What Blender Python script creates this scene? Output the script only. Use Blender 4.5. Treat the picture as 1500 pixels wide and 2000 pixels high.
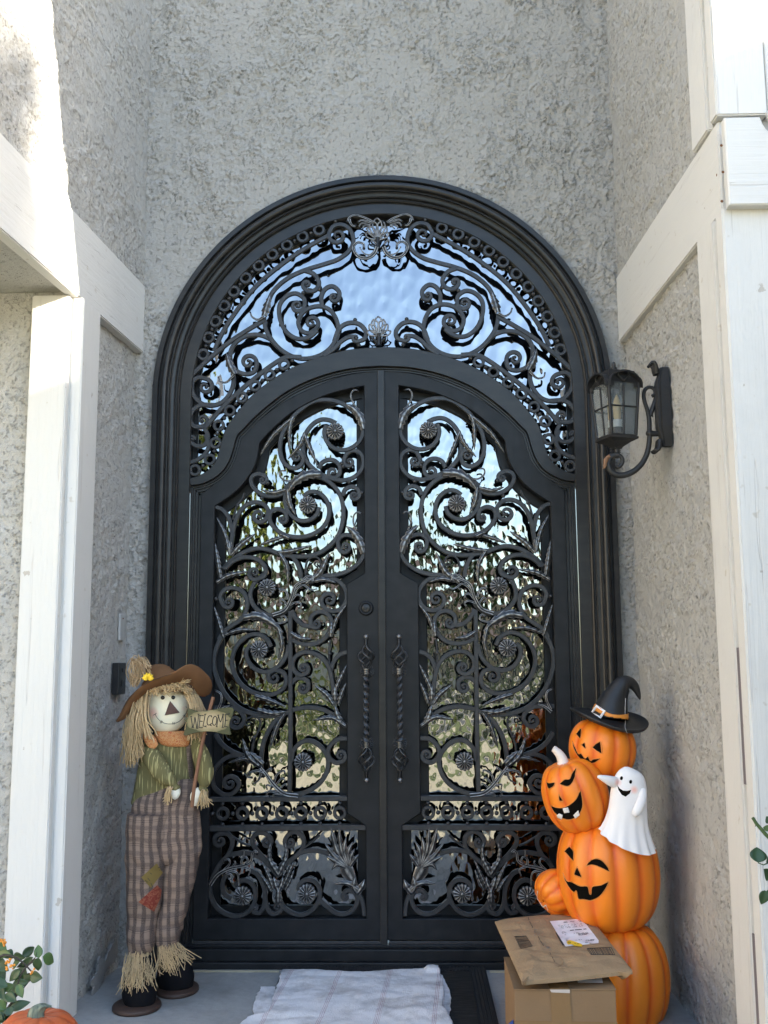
import bpy, bmesh, math, random
import numpy as np
from mathutils import Vector, Matrix
from mathutils.bvhtree import BVHTree
from mathutils.geometry import tessellate_polygon, delaunay_2d_cdt

random.seed(7)
rng = np.random.default_rng(7)
scene = bpy.context.scene
for o in list(bpy.data.objects):
    bpy.data.objects.remove(o)
COL = scene.collection

# ------------------------------------------------------------------ camera
F = 2000.0                                   # focal length for a 1500 x 2000 frame
CAM_C = np.array((0.113, -4.0, 1.138))
def _axes(yaw=1.5, pitch=8.11, roll=0.35):
    y, p, r = map(math.radians, (yaw, pitch, roll))
    f = np.array((-math.sin(y)*math.cos(p), math.cos(y)*math.cos(p), math.sin(p)))
    a = np.array((math.cos(y), math.sin(y), 0.0))
    u = np.cross(a, f)
    return math.cos(r)*a - math.sin(r)*u, math.sin(r)*a + math.cos(r)*u, f
CR, CU, CF = _axes()
cam_data = bpy.data.cameras.new('camera')
cam = bpy.data.objects.new('camera', cam_data)
COL.objects.link(cam)
cam.matrix_world = Matrix(((CR[0], CU[0], -CF[0], CAM_C[0]), (CR[1], CU[1], -CF[1], CAM_C[1]),
                           (CR[2], CU[2], -CF[2], CAM_C[2]), (0, 0, 0, 1)))
cam_data.sensor_fit = 'VERTICAL'
cam_data.sensor_height = 36.0
cam_data.lens = 36.0
cam_data.clip_start = 0.05
cam_data.clip_end = 1000.0
scene.camera = cam

# ------------------------------------------------------------------ sky, sun, exposure
SUN = Vector((1.0, -0.293, 0.372)).normalized()          # direction towards the sun
sun_el = math.asin(SUN.z)
sun_az = math.atan2(SUN.x, SUN.y)
world = bpy.data.worlds.new('World')
scene.world = world
world.use_nodes = True
wn = world.node_tree
wn.nodes.clear()
sky = wn.nodes.new('ShaderNodeTexSky')
sky.sky_type = 'NISHITA'
sky.sun_disc = False
sky.sun_elevation = sun_el
sky.sun_rotation = sun_az
sky.altitude = 100
sky.air_density = 1.0
sky.dust_density = 1.2
sky.ozone_density = 1.0
bg = wn.nodes.new('ShaderNodeBackground')
bg.inputs[1].default_value = 0.12
wo = wn.nodes.new('ShaderNodeOutputWorld')
wn.links.new(sky.outputs[0], bg.inputs[0])
wn.links.new(bg.outputs[0], wo.inputs[0])
sun_d = bpy.data.lights.new('sun', 'SUN')
sun_d.energy = 3.7
sun_d.angle = math.radians(0.5)
sun_d.color = (1.0, 0.90, 0.76)
sun = bpy.data.objects.new('sun', sun_d)
COL.objects.link(sun)
sun.location = (20, -8, 12)
sun.rotation_euler = (-SUN).to_track_quat('-Z', 'Y').to_euler()
scene.view_settings.view_transform = 'Standard'
scene.view_settings.look = 'None'
scene.view_settings.gamma = 1.0
scene.view_settings.use_curve_mapping = False
scene.view_settings.exposure = 2.9
scene.render.engine = 'CYCLES'
scene.cycles.max_bounces = 8
scene.cycles.diffuse_bounces = 5
scene.cycles.glossy_bounces = 5

# ------------------------------------------------------------------ measured points of the place
def ray(px, py):
    return CF + (px-750)/F*CR - (py-1000)/F*CU
def at(px, py, Y=0.0):
    d = ray(px, py)
    return CAM_C + d*((Y-CAM_C[1])/d[1])
def flo(px, py, Z=0.0):
    d = ray(px, py)
    return CAM_C + d*((Z-CAM_C[2])/d[2])
def pxm(Y):
    return F/(Y-CAM_C[1])                     # pixels per metre at depth Y
def crop(x0, y0, s):
    return lambda x, y: (x0+x/s, y0+y/s)
T = crop(280, 330, 3.125)
D1 = crop(360, 700, 3.75)
D2 = crop(360, 1100, 3.75)
D3 = crop(360, 1450, 3.75)
PT = crop(660, 400, 6.667)
C1 = crop(200, 1270, 5.357)
C2 = crop(200, 1600, 5.0)
C3 = crop(1020, 1300, 5.172)
C4 = crop(940, 1640, 3.947)
C5 = crop(1120, 680, 6.818)
C6 = crop(440, 1860, 2.885)
C7 = crop(0, 1820, 5.77)

# ------------------------------------------------------------------ node materials
class Mat:
    def __init__(s, name, base=(.5, .5, .5), rough=.6, metal=0.0, spec=.5):
        s.m = bpy.data.materials.new(name)
        s.m.use_nodes = True
        s.t = s.m.node_tree
        s.b = s.t.nodes['Principled BSDF']
        s.set(base, rough, metal, spec)
    def set(s, base, rough, metal, spec):
        s.b.inputs['Base Color'].default_value = (*base, 1)
        s.b.inputs['Roughness'].default_value = rough
        s.b.inputs['Metallic'].default_value = metal
        s.b.inputs['Specular IOR Level'].default_value = spec
    def n(s, typ, **kw):
        nd = s.t.nodes.new('ShaderNode'+typ)
        for k, v in kw.items():
            if k.startswith('i_'):
                nd.inputs[k[2:].replace('_', ' ')].default_value = v
            else:
                setattr(nd, k, v)
        return nd
    def l(s, a, b):
        s.t.links.new(a, b)
    def coord(s, scale=(1, 1, 1), kind='Object', rot=(0, 0, 0)):
        tc = s.n('TexCoord')
        mp = s.n('Mapping')
        mp.inputs['Scale'].default_value = scale
        mp.inputs['Rotation'].default_value = rot
        s.l(tc.outputs[kind], mp.inputs[0])
        return mp.outputs[0]
    def noise(s, vec, scale=5, detail=4, rough=.55, dist=0.0):
        nd = s.n('TexNoise', i_Scale=scale, i_Detail=detail, i_Roughness=rough, i_Distortion=dist)
        s.l(vec, nd.inputs['Vector'])
        return nd.outputs['Fac']
    def ramp(s, fac, stops, interp='LINEAR'):
        nd = s.n('ValToRGB')
        cr = nd.color_ramp
        cr.interpolation = interp
        while len(cr.elements) < len(stops):
            cr.elements.new(.5)
        for e, (p, c) in zip(cr.elements, stops):
            e.position = p
            e.color = (*c, 1) if hasattr(c, '__len__') else (c, c, c, 1)
        s.l(fac, nd.inputs[0])
        return nd.outputs[0]
    def math(s, op, a, b=0.0, c=None):
        nd = s.n('Math', operation=op)
        for i, v in enumerate((a, b) if c is None else (a, b, c)):
            if isinstance(v, (int, float)):
                nd.inputs[i].default_value = v
            else:
                s.l(v, nd.inputs[i])
        return nd.outputs[0]
    def mix(s, fac, a, b, blend='MIX'):
        nd = s.n('Mix', data_type='RGBA', blend_type=blend)
        for sock, v in ((nd.inputs[0], fac), (nd.inputs[6], a), (nd.inputs[7], b)):
            if isinstance(v, (int, float)):
                sock.default_value = v
            elif isinstance(v, tuple):
                sock.default_value = (*v, 1)
            else:
                s.l(v, sock)
        return nd.outputs[2]
    def color(s, out):
        s.l(out, s.b.inputs['Base Color'])
    def bump(s, h, strength=.5, dist=.01, prev=None):
        nd = s.n('Bump', i_Strength=strength, i_Distance=dist)
        s.l(h, nd.inputs['Height'])
        if prev is not None:
            s.l(prev, nd.inputs['Normal'])
        s.l(nd.outputs[0], s.b.inputs['Normal'])
        return nd.outputs[0]
M = {}
def simple(name, base, rough=.6, metal=0.0, spec=.5, var=.12, scale=30, bump=0.0, bscale=200):
    k = Mat(name, base, rough, metal, spec)
    v = k.coord()
    f = k.noise(v, scale, 4)
    k.color(k.mix(f, tuple(c*(1-var) for c in base), tuple(min(1, c*(1+var)) for c in base)))
    if bump:
        k.bump(k.noise(v, bscale, 3), bump, .004)
    M[name] = k.m
    return k

# ------------------------------------------------------------------ mesh building
class MB:
    def __init__(s):
        s.v = []
        s.f = []
        s.mi = []
        s.sm = []
        s.n = 0
        s.attr = []
    def add(s, verts, faces, mi=0, smooth=True, attr=None):
        verts = np.asarray(verts, float).reshape(-1, 3)
        s.v.append(verts)
        s.attr.append(np.zeros(len(verts)) if attr is None else np.asarray(attr, float).ravel())
        o = s.n
        s.f += [tuple(int(i)+o for i in f) for f in faces]
        s.mi += [mi]*len(faces)
        s.sm += [smooth]*len(faces)
        s.n += len(verts)
    def grid(s, P, closeu=False, closev=False, mi=0, smooth=True, attr=None):
        P = np.asarray(P, float)
        a, b = P.shape[:2]
        fs = []
        for i in range(a if closeu else a-1):
            for j in range(b if closev else b-1):
                i2, j2 = (i+1) % a, (j+1) % b
                fs.append((i*b+j, i*b+j2, i2*b+j2, i2*b+j))
        s.add(P.reshape(-1, 3), fs, mi, smooth, attr)
    def box(s, lo, hi, mi=0, bev=0.0):
        lo, hi = np.minimum(lo, hi), np.maximum(lo, hi)
        if bev <= 0:
            v = [(x, y, z) for x in (lo[0], hi[0]) for y in (lo[1], hi[1]) for z in (lo[2], hi[2])]
            s.add(v, [(0, 1, 3, 2), (4, 6, 7, 5), (0, 4, 5, 1), (2, 3, 7, 6), (0, 2, 6, 4), (1, 5, 7, 3)], mi, False)
            return
        bm = bmesh.new()
        bmesh.ops.create_cube(bm, size=1)
        for q in bm.verts:
            for i in range(3):
                q.co[i] = lo[i] if q.co[i] < 0 else hi[i]
        bmesh.ops.bevel(bm, geom=bm.edges[:], offset=bev, segments=2, affect='EDGES', profile=.6)
        bm.verts.index_update()
        s.add([q.co[:] for q in bm.verts], [[q.index for q in f.verts] for f in bm.faces], mi, False)
        bm.free()
    def tube(s, P, r, n=8, mi=0, cap=True, flat=1.0, twist=0.0, val=0.0):
        P = np.asarray(P, float)
        m = len(P)
        r = np.broadcast_to(np.asarray(r, float), (m,))
        tan = np.gradient(P, axis=0)
        tan /= np.linalg.norm(tan, axis=1, keepdims=True)+1e-12
        ref = np.array((0, 1.0, 0)) if abs(tan[0][1]) < .9 else np.array((1.0, 0, 0))
        nv = np.cross(tan[0], ref)
        nv /= np.linalg.norm(nv)
        rings = []
        for i in range(m):
            nv = nv - tan[i]*np.dot(nv, tan[i])
            nv /= np.linalg.norm(nv)+1e-12
            bv = np.cross(tan[i], nv)
            a = np.linspace(0, 2*math.pi, n, endpoint=False)+twist*i
            rings.append(P[i]+r[i]*(np.cos(a)[:, None]*nv+flat*np.sin(a)[:, None]*bv))
        s.grid(rings, closev=True, mi=mi, attr=np.full(m*n, val))
        if cap:
            s.add(np.vstack([rings[0], rings[-1]]), [tuple(range(n))[::-1], tuple(range(n, 2*n))], mi, False, np.full(2*n, val))
    def sphere(s, c, r, nu=16, nv=10, mi=0, scale=(1, 1, 1), rot=None, val=0.0):
        th = np.linspace(0, math.pi, nv+1)
        ph = np.linspace(0, 2*math.pi, nu, endpoint=False)
        tt, pp = np.meshgrid(th, ph, indexing='ij')
        P = np.stack([np.sin(tt)*np.cos(pp)*scale[0], np.sin(tt)*np.sin(pp)*scale[1], np.cos(tt)*scale[2]], -1)*r
        if rot is not None:
            P = P@np.array(rot).T
        s.grid(P+np.asarray(c), closev=True, mi=mi, attr=np.full((nv+1)*nu, val))
    def slab(s, outer, holes, y0, y1, bev=0.0, mi=0, back=True):
        """plate in the XZ plane, front at y0 (towards the viewer), back at y1"""
        loops = [np.asarray(outer, float)]+[np.asarray(h, float) for h in holes]
        def area(q):
            return .5*np.sum(q[:, 0]*np.roll(q[:, 1], -1)-np.roll(q[:, 0], -1)*q[:, 1])
        loops = [l if (area(l) > 0) == (i == 0) else l[::-1] for i, l in enumerate(loops)]
        ins = [offset(l, bev) for l in loops] if bev > 0 else loops
        up = lambda q, y: np.stack([q[:, 0], np.full(len(q), y), q[:, 1]], -1)
        fl, tri = fill(ins)
        s.add(up(fl, y0), orient(fl, tri, False), mi, False)
        if back:
            bl, tri = fill(loops)
            s.add(up(bl, y1), orient(bl, tri, True), mi, False)
        for l, i in zip(loops, ins):
            if bev > 0:
                s.grid([up(i, y0), up(l, y0+bev)], closev=True, mi=mi, smooth=False)
            s.grid([up(l, y0+bev), up(l, y1)], closev=True, mi=mi, smooth=False)
    def build(s, name, mats, parent=None, origin=None, loc=None, solid=0.0, sub=0, attr=None):
        me = bpy.data.meshes.new(name)
        V = np.vstack(s.v) if s.v else np.zeros((0, 3))
        org = np.asarray(origin if origin is not None else (ORG.get(parent.name, (0, 0, 0)) if parent is not None else (0, 0, 0)), float)
        me.from_pydata((V-org).tolist(), [], s.f)
        mats = mats if isinstance(mats, (list, tuple)) else [mats]
        for m in mats:
            me.materials.append(M[m] if isinstance(m, str) else m)
        me.polygons.foreach_set('material_index', s.mi)
        me.polygons.foreach_set('use_smooth', s.sm)
        if attr:
            at_ = me.attributes.new(attr, 'FLOAT', 'POINT')
            at_.data.foreach_set('value', np.concatenate(s.attr))
        me.update()
        o = bpy.data.objects.new(name, me)
        COL.objects.link(o)
        if parent is not None:
            o.parent = parent
            ORG[o.name] = ORG.get(parent.name, (0, 0, 0))
            if loc is not None:
                o.location = loc
        else:
            o.location = org if loc is None else loc
            ORG[o.name] = tuple(org)
        if solid:
            md = o.modifiers.new('thick', 'SOLIDIFY')
            md.thickness = solid
            md.offset = 0
        if sub:
            md = o.modifiers.new('smooth', 'SUBSURF')
            md.levels = md.render_levels = sub
        return o
ORG = {}
def fill(loops):
    pts, ed = [], []
    for l in loops:
        k = len(pts)
        pts += [Vector(p) for p in l]
        ed += [(k+i, k+(i+1) % len(l)) for i in range(len(l))]
    V, E, Fc = delaunay_2d_cdt(pts, ed, [], 2, 1e-5)[:3]
    V = np.array([v[:] for v in V])
    keep = []
    for f in Fc:
        c = V[list(f)].mean(0)
        if inside(loops[0], *c) and not any(inside(h, *c) for h in loops[1:]):
            keep.append(f)
    return V, keep
def orient(p2, tris, flip):
    out = []
    for t in tris:
        a, b, c = (p2[i] for i in t)
        ccw = (b[0]-a[0])*(c[1]-a[1])-(b[1]-a[1])*(c[0]-a[0]) > 0
        t = tuple(t) if ccw else tuple(t)[::-1]
        out.append(t[::-1] if flip else t)
    return out
def offset(loop, d):
    """move a loop (outer ccw, hole cw) to its inside by d"""
    q = np.asarray(loop, float)
    e = np.roll(q, -1, 0)-q
    e /= np.linalg.norm(e, axis=1, keepdims=True)+1e-12
    nrm = np.stack([-e[:, 1], e[:, 0]], -1)
    pn = np.roll(nrm, 1, 0)
    m = nrm+pn
    m /= np.linalg.norm(m, axis=1, keepdims=True)+1e-12
    k = 1/np.clip(np.sum(m*nrm, 1), .4, 1)
    return q+m*(d*k)[:, None]
def smooth(pts, step=None, n=8):
    """Catmull-Rom through the points, resampled evenly"""
    p = np.asarray(pts, float)
    if len(p) > 2:
        q = np.vstack([2*p[0]-p[1], p, 2*p[-1]-p[-2]])
        out = []
        t = np.linspace(0, 1, n, endpoint=False)[:, None]
        for i in range(1, len(q)-2):
            a, b, c, d = q[i-1:i+3]
            out.append(.5*((2*b)+(c-a)*t+(2*a-5*b+4*c-d)*t*t+(3*b-a-3*c+d)*t**3))
        p = np.vstack(out+[p[-1:]])
    if step:
        L = np.concatenate([[0], np.cumsum(np.linalg.norm(np.diff(p, axis=0), axis=1))])
        m = max(2, int(round(L[-1]/step))+1)
        u = np.linspace(0, L[-1], m)
        p = np.stack([np.interp(u, L, p[:, k]) for k in range(p.shape[1])], -1)
    return p
def thing(name, label, cat, loc=(0, 0, 0), group=None, kind=None):
    o = bpy.data.objects.new(name, None)
    COL.objects.link(o)
    o.empty_display_size = .1
    o.location = loc
    ORG[o.name] = tuple(loc)
    return tag(o, label, cat, group, kind)
def tag(o, label=None, cat=None, group=None, kind=None):
    for k, v in (('label', label), ('category', cat), ('group', group), ('kind', kind)):
        if v:
            o[k] = v
    return o
def share(o, name=None, parent=None, loc=None, rot=None, scale=None):
    c = o.copy()
    if name:
        c.name = name
    COL.objects.link(c)
    if parent is not None:
        c.parent = parent
        ORG[c.name] = ORG.get(parent.name, (0, 0, 0))
    if loc is not None:
        c.location = loc
    if rot is not None:
        c.rotation_euler = rot
    if scale is not None:
        c.scale = scale
    return c
def copy_tree(o, parent=None):
    c = o.copy()
    COL.objects.link(c)
    c.parent = parent
    ORG[c.name] = ORG.get(o.name, (0, 0, 0))
    for ch in list(o.children):
        copy_tree(ch, c)
    return c
def bvh_of(*objs):
    vs, fs = [], []
    dg = bpy.context.evaluated_depsgraph_get()
    dg.update()
    for o in objs:
        e = o.evaluated_get(dg)
        me = e.to_mesh()
        k = len(vs)
        vs += [o.matrix_world @ v.co for v in me.vertices]
        fs += [[i+k for i in p.vertices] for p in me.polygons]
        e.to_mesh_clear()
    return BVHTree.FromPolygons(vs, fs)
def drop(bvh, px, py, lift=.001):
    """the surface point of an object measured at a pixel of the photograph"""
    d = Vector(ray(px, py)).normalized()
    h = bvh.ray_cast(Vector(CAM_C), d)
    if h[0] is None:
        return None
    n = h[1] if h[1].dot(d) < 0 else -h[1]
    return np.array(h[0]+n*lift)
def drape(mb, bvh, poly, lift=.001, step=2.0, mi=0, crv=True):
    """a thin coloured patch laid on a surface; outline in pixels"""
    p = smooth(list(poly)+[poly[0]], 1.2 if crv else None)[:-1] if crv else np.asarray(poly, float)
    if not crv:
        q = []
        for a, b in zip(p, np.roll(p, -1, 0)):
            m = max(1, int(np.linalg.norm(b-a)/1.5))
            q += [a+(b-a)*t/m for t in range(m)]
        p = np.array(q)
    lo, hi = p.min(0), p.max(0)
    pts = [Vector(a) for a in p]
    for x in np.arange(lo[0]+step/2, hi[0], step):
        for y in np.arange(lo[1]+step/2, hi[1], step):
            if inside(p, x, y) and np.min(np.hypot(p[:, 0]-x, p[:, 1]-y)) > .5*step:
                pts.append(Vector((x, y)))
    n = len(p)
    V, E, Fc = delaunay_2d_cdt(pts, [(i, (i+1) % n) for i in range(n)], [], 1, 1e-4)[:3]
    co, ok = [], []
    for v in V:
        h = drop(bvh, v.x, v.y, lift)
        ok.append(h is not None)
        co.append(h if h is not None else (0, 0, 0))
    fs = [f for f in Fc if all(ok[i] for i in f)]
    par = list(range(len(V)))                     # keep the one connected piece
    def root(i):
        while par[i] != i:
            par[i] = par[par[i]]
            i = par[i]
        return i
    for f in fs:
        for i in f[1:]:
            par[root(i)] = root(f[0])
    if fs:
        cnt = {}
        for f in fs:
            cnt[root(f[0])] = cnt.get(root(f[0]), 0)+1
        best = max(cnt, key=cnt.get)
        fs = [f for f in fs if root(f[0]) == best]
    used = sorted({i for f in fs for i in f})
    new = {i: j for j, i in enumerate(used)}
    if fs:
        mb.add([co[i] for i in used], [[new[i] for i in f] for f in fs], mi, True)
def inside(p, x, y):
    a, b = p, np.roll(p, -1, 0)
    c = (a[:, 1] > y) != (b[:, 1] > y)
    with np.errstate(divide='ignore', invalid='ignore'):
        xx = (b[:, 0]-a[:, 0])*(y-a[:, 1])/(b[:, 1]-a[:, 1])+a[:, 0]
    return bool(np.sum(c & (x < xx)) % 2)
def line_on(mb, bvh, pts, r, lift=.0, n=6, mi=0, step=1.5):
    """a thin raised line following a surface; points in pixels"""
    q = smooth(pts, step)
    P = [drop(bvh, *a, lift) for a in q]
    P = [a for a in P if a is not None]
    if len(P) > 1:
        mb.tube(P, r, n, mi)
def wob(P, amp, freq, seed=0):
    """cheap smooth 3-D wobble"""
    P = np.asarray(P, float)
    r = np.random.default_rng(seed)
    out = np.zeros(P.shape[:-1])
    for k in range(6):
        d = r.normal(size=3)
        d /= np.linalg.norm(d)
        out += np.sin(P@d*freq*(1+.35*k)+r.uniform(0, 6.3))/(1+.4*k)
    return out*amp/2.2
# ------------------------------------------------------------------ materials
def stucco(name, base):
    """painted cement skin; the trowelled relief itself is modelled on the walls"""
    k = Mat(name, base, .92, 0, .2)
    v = k.coord()
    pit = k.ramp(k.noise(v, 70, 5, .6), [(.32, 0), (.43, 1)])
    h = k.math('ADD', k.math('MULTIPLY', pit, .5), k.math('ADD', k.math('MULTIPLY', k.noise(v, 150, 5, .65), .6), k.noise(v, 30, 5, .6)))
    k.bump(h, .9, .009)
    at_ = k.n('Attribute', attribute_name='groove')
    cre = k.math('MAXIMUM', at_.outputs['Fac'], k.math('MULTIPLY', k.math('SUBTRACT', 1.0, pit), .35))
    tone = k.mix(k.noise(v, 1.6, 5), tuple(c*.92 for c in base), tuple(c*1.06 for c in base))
    k.color(k.mix(k.math('MULTIPLY', cre, .74), tone, tuple(c*.25 for c in base)))  # crevice shade painted in: grooves and pits get a darker colour
    M[name] = k.m
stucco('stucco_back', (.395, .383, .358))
stucco('stucco_side', (.455, .448, .425))  # same paint as the back wall, bounced light put into a lighter base

def painted_wood(name, base, along, var=.06):
    """white paint on rough sawn board, grain along one axis"""
    k = Mat(name, base, .6, 0, .35)
    sc = [70, 70, 70]
    sc[along] = 2.2
    v = k.coord(tuple(sc))
    g = k.noise(v, 1.0, 5, .6, .4)
    v2 = k.coord()
    f = k.noise(v2, 45, 4)
    spot = k.ramp(k.noise(v2, 26, 2), [(.70, 0), (.76, 1)])
    kn = k.n('TexVoronoi', i_Scale=3.1)
    k.l(k.coord(tuple(1.0 if i != along else .45 for i in range(3))), kn.inputs['Vector'])
    knot = k.math('SINE', k.math('MULTIPLY', k.ramp(kn.outputs['Distance'], [(0, 0), (.22, 1)]), 38.0))
    knot = k.math('MULTIPLY', knot, k.ramp(kn.outputs['Distance'], [(.0, 1), (.2, 0)]))
    crack = k.ramp(k.noise(k.coord(tuple(42 if i != along else 1.3 for i in range(3))), 1.0, 2), [(.655, 1), (.672, 0), (.69, 1)])
    chip = k.ramp(k.noise(v2, 17, 4), [(.71, 0), (.73, 1)])
    h_ = k.math('ADD', k.math('MULTIPLY', g, 1.3), k.math('MULTIPLY', f, .35))
    h_ = k.math('ADD', k.math('ADD', h_, k.math('MULTIPLY', knot, .15)), k.math('SUBTRACT', k.math('MULTIPLY', crack, 1.2), k.math('MULTIPLY', chip, .6)))
    k.bump(h_, .36, .005)
    c = k.mix(k.noise(v2, 4, 4), tuple(x*(1-var) for x in base), base)
    c = k.mix(k.math('MULTIPLY', spot, .45), c, (.42, .36, .27))
    c = k.mix(k.math('MULTIPLY', k.math('SUBTRACT', 1.0, crack), .22), c, (.25, .18, .16))
    c = k.mix(k.math('MULTIPLY', chip, .55), c, (.30, .25, .19))
    c = k.mix(k.ramp(k.noise(v2, 2.2, 6, .7), [(.55, 0), (.8, .35)]), c, tuple(x*.72 for x in base))
    k.color(c)
    M[name] = k.m
painted_wood('white_board_z', (.66, .65, .62), 2)
painted_wood('white_board_y', (.66, .65, .62), 1)
painted_wood('white_board_x', (.66, .65, .62), 0)

k = Mat('iron', (.016, .017, .019), .40, 0.0, .26)
v = k.coord((3, 3, 3))
streak = k.noise(k.coord((60, 60, 3)), 2, 4)
k.color(k.ramp(k.noise(v, 6, 5), [(.3, (.007, .008, .010)), (.7, (.017, .018, .020))]))
k.l(k.ramp(streak, [(.3, .34), (.7, .52)]), k.b.inputs['Roughness'])
k.bump(streak, .08, .002)
M['iron'] = k.m
k = Mat('iron_trim', (.022, .020, .018), .32, 0.0, .34)
k.color(k.ramp(k.noise(k.coord((2, 2, 6)), 5, 5), [(.3, (.012, .012, .013)), (.75, (.027, .026, .025))]))
M['iron_trim'] = k.m
k = Mat('iron_scroll', (.035, .036, .038), .42, .35, .5)
k.color(k.ramp(k.noise(k.coord(), 40, 4), [(.3, (.026, .027, .030)), (.75, (.05, .05, .052))]))
k.bump(k.noise(k.coord(), 160, 3), .25, .002)
M['iron_scroll'] = k.m
k = Mat('pewter', (.10, .10, .105), .38, .75, .5)      # dark cast iron, silver paint rubbed on the raised edges
at_ = k.n('Attribute', attribute_name='edge')
rub = k.math('MULTIPLY', at_.outputs['Fac'], k.ramp(k.noise(k.coord(), 60, 3), [(.3, .3), (.6, 1)]))
k.color(k.mix(rub, (.030, .031, .034), (.46, .45, .44)))
M['pewter'] = k.m

k = Mat('handle_iron', (.06, .06, .06), .30, .6, .5)
k.color(k.ramp(k.noise(k.coord(), 45, 4), [(.3, (.035, .035, .036)), (.75, (.11, .108, .105))]))
M['handle_iron'] = k.m

def glass(name, cells, strength, tint):
    k = Mat(name, tint, .015, 1.0, .5)
    v = k.coord((1.3, 1, .72))
    d = k.n('TexNoise', i_Scale=14.0, i_Detail=2.0)
    k.l(v, d.inputs['Vector'])
    mv = k.n('VectorMath', operation='MULTIPLY_ADD')
    k.l(d.outputs['Color'], mv.inputs[0])
    mv.inputs[1].default_value = (.02, .02, .02)
    k.l(v, mv.inputs[2])
    vo = k.n('TexVoronoi', feature='SMOOTH_F1', i_Scale=cells)
    vo.inputs['Smoothness'].default_value = .55
    k.l(mv.outputs[0], vo.inputs['Vector'])
    big = k.noise(v, cells*.32, 2)
    h = k.math('ADD', vo.outputs['Distance'], k.math('MULTIPLY', big, .5))
    k.bump(h, strength, .01)
    M[name] = k.m
glass('glass_transom', 19, .30, (.26, .27, .285))
glass('glass_leaf', 34, .135, (.27, .28, .28))

def concrete(name, base):
    k = Mat(name, base, .85, 0, .3)
    v = k.coord()
    a = k.noise(v, 2.2, 6, .65)
    b = k.noise(v, 60, 5, .7)
    spk = k.ramp(k.noise(v, 140, 2), [(.66, 0), (.72, 1)])
    c = k.ramp(a, [(.32, tuple(x*.55 for x in base)), (.5, base), (.7, tuple(x*1.2 for x in base))])
    c = k.mix(k.ramp(k.noise(v, 9, 7, .75), [(.5, 0), (.72, .5)]), c, tuple(x*.5 for x in base))
    c = k.mix(k.math('MULTIPLY', spk, .3), c, (.5, .5, .48))
    k.color(k.mix(k.math('MULTIPLY', b, .35), c, tuple(x*.6 for x in base)))
    k.bump(k.math('ADD', b, k.math('MULTIPLY', a, 2)), .35, .004)
    M[name] = k.m
concrete('concrete', (.34, .335, .32))
concrete('driveway', (.50, .44, .31))
simple('asphalt', (.06, .06, .06), .9, bump=.3)
k = simple('lawn', (.11, .13, .03), .95, var=.45, scale=18, bump=.6, bscale=120)
simple('foliage', (.05, .085, .018), .6, var=.5, scale=2.0)
simple('foliage_yellow', (.20, .23, .035), .6, var=.4, scale=2.0)
simple('bark', (.08, .06, .045), .9, var=.4, scale=9, bump=.6, bscale=40)
simple('roof_tile', (.13, .085, .065), .85, var=.3, scale=6)
simple('tan_wall', (.42, .34, .25), .9, var=.1, scale=3)
simple('grey_wall', (.40, .39, .36), .9, var=.1, scale=3)
simple('garage_door', (.5, .47, .42), .7, var=.05)
simple('pale_wall', (.55, .50, .42), .9, var=.06, scale=3)
simple('dark_window', (.02, .025, .03), .1)
simple('dark_gap', (.16, .14, .15), .9)
simple('rust', (.16, .07, .03), .9, var=.4)
simple('black', (.008, .008, .008), .5, var=.05)
# ------------------------------------------------------------------ ground and yard
def sheet(name, x0, y0, x1, y1, z, mat, thick=.0, kind='structure', label=None, cat=None):
    mb = MB()
    if thick:
        mb.box((x0, y0, z-thick), (x1, y1, z))
    else:
        mb.add([(x0, y0, z), (x1, y0, z), (x1, y1, z), (x0, y1, z)], [(0, 1, 2, 3)], smooth=False)
    o = mb.build(name, mat)
    return tag(o, label, cat, None, kind)
sheet('ground', -150, -250, 150, 40, -.20, 'lawn', label='yellowish green lawn stretching away in front of the house', cat='lawn')
sheet('porch_floor', -1.6, -2.6, 1.6, .3, 0.0, 'concrete', .25, label='grey concrete porch slab in front of the black door', cat='porch floor')
sheet('driveway', -3.2, -8.6, 7.5, -2.62, -.15, 'driveway', .2, label='pale concrete driveway in front of the porch', cat='driveway')
sheet('street', -150, -24, 150, -16, -.16, 'asphalt', .2, label='asphalt street running past the front lawn', cat='street')
sheet('pavement', -150, -15.9, 150, -14.4, -.05, 'driveway', .2, label='pale concrete pavement along the near side of the street', cat='pavement')
sheet('pavement', -150, -25.6, 150, -24.1, -.05, 'driveway', .2, label='pale concrete pavement along the far side of the street', cat='pavement')

mb = MB()
for x0, x1 in ((-.96, -.385), (.385, .96)):
    mb.box((x0, -.064, .0006), (x1, -.046, .0036), bev=.001)
tag(mb.build('floor_joint', 'driveway'), 'pale mortar line across the porch floor along the door threshold', 'floor joint', None, 'structure')
# ------------------------------------------------------------------ the house
DOOR_R, DOOR_Z = .915, 2.183                    # outer radius and spring line of the arched frame
def arch(r, z0=0.0, n=72, zc=DOOR_Z):
    a = np.linspace(math.pi, 0, n)
    return [(-r, z0)]+[(r*math.cos(t), zc+r*math.sin(t)) for t in a]+[(r, z0)]
house = thing('stucco_house', 'grey stucco house front with a tall entry recess trimmed in white boards', 'house', (0, 0, 0))
mb = MB()
hole = arch(.900, -.25)
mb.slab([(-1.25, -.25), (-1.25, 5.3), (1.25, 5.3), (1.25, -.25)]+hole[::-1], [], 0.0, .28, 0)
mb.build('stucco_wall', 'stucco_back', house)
def prism(plan, z0, z1, mi=0, mb=None):
    mb = mb or MB()
    n = len(plan)
    v = [(x, y, z0) for x, y in plan]+[(x, y, z1) for x, y in plan]
    f = [(i, (i+1) % n, n+(i+1) % n, n+i) for i in range(n)]
    mb.add(v, f+[tuple(range(n))[::-1], tuple(range(n, 2*n))], mi, False)
    return mb
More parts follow.
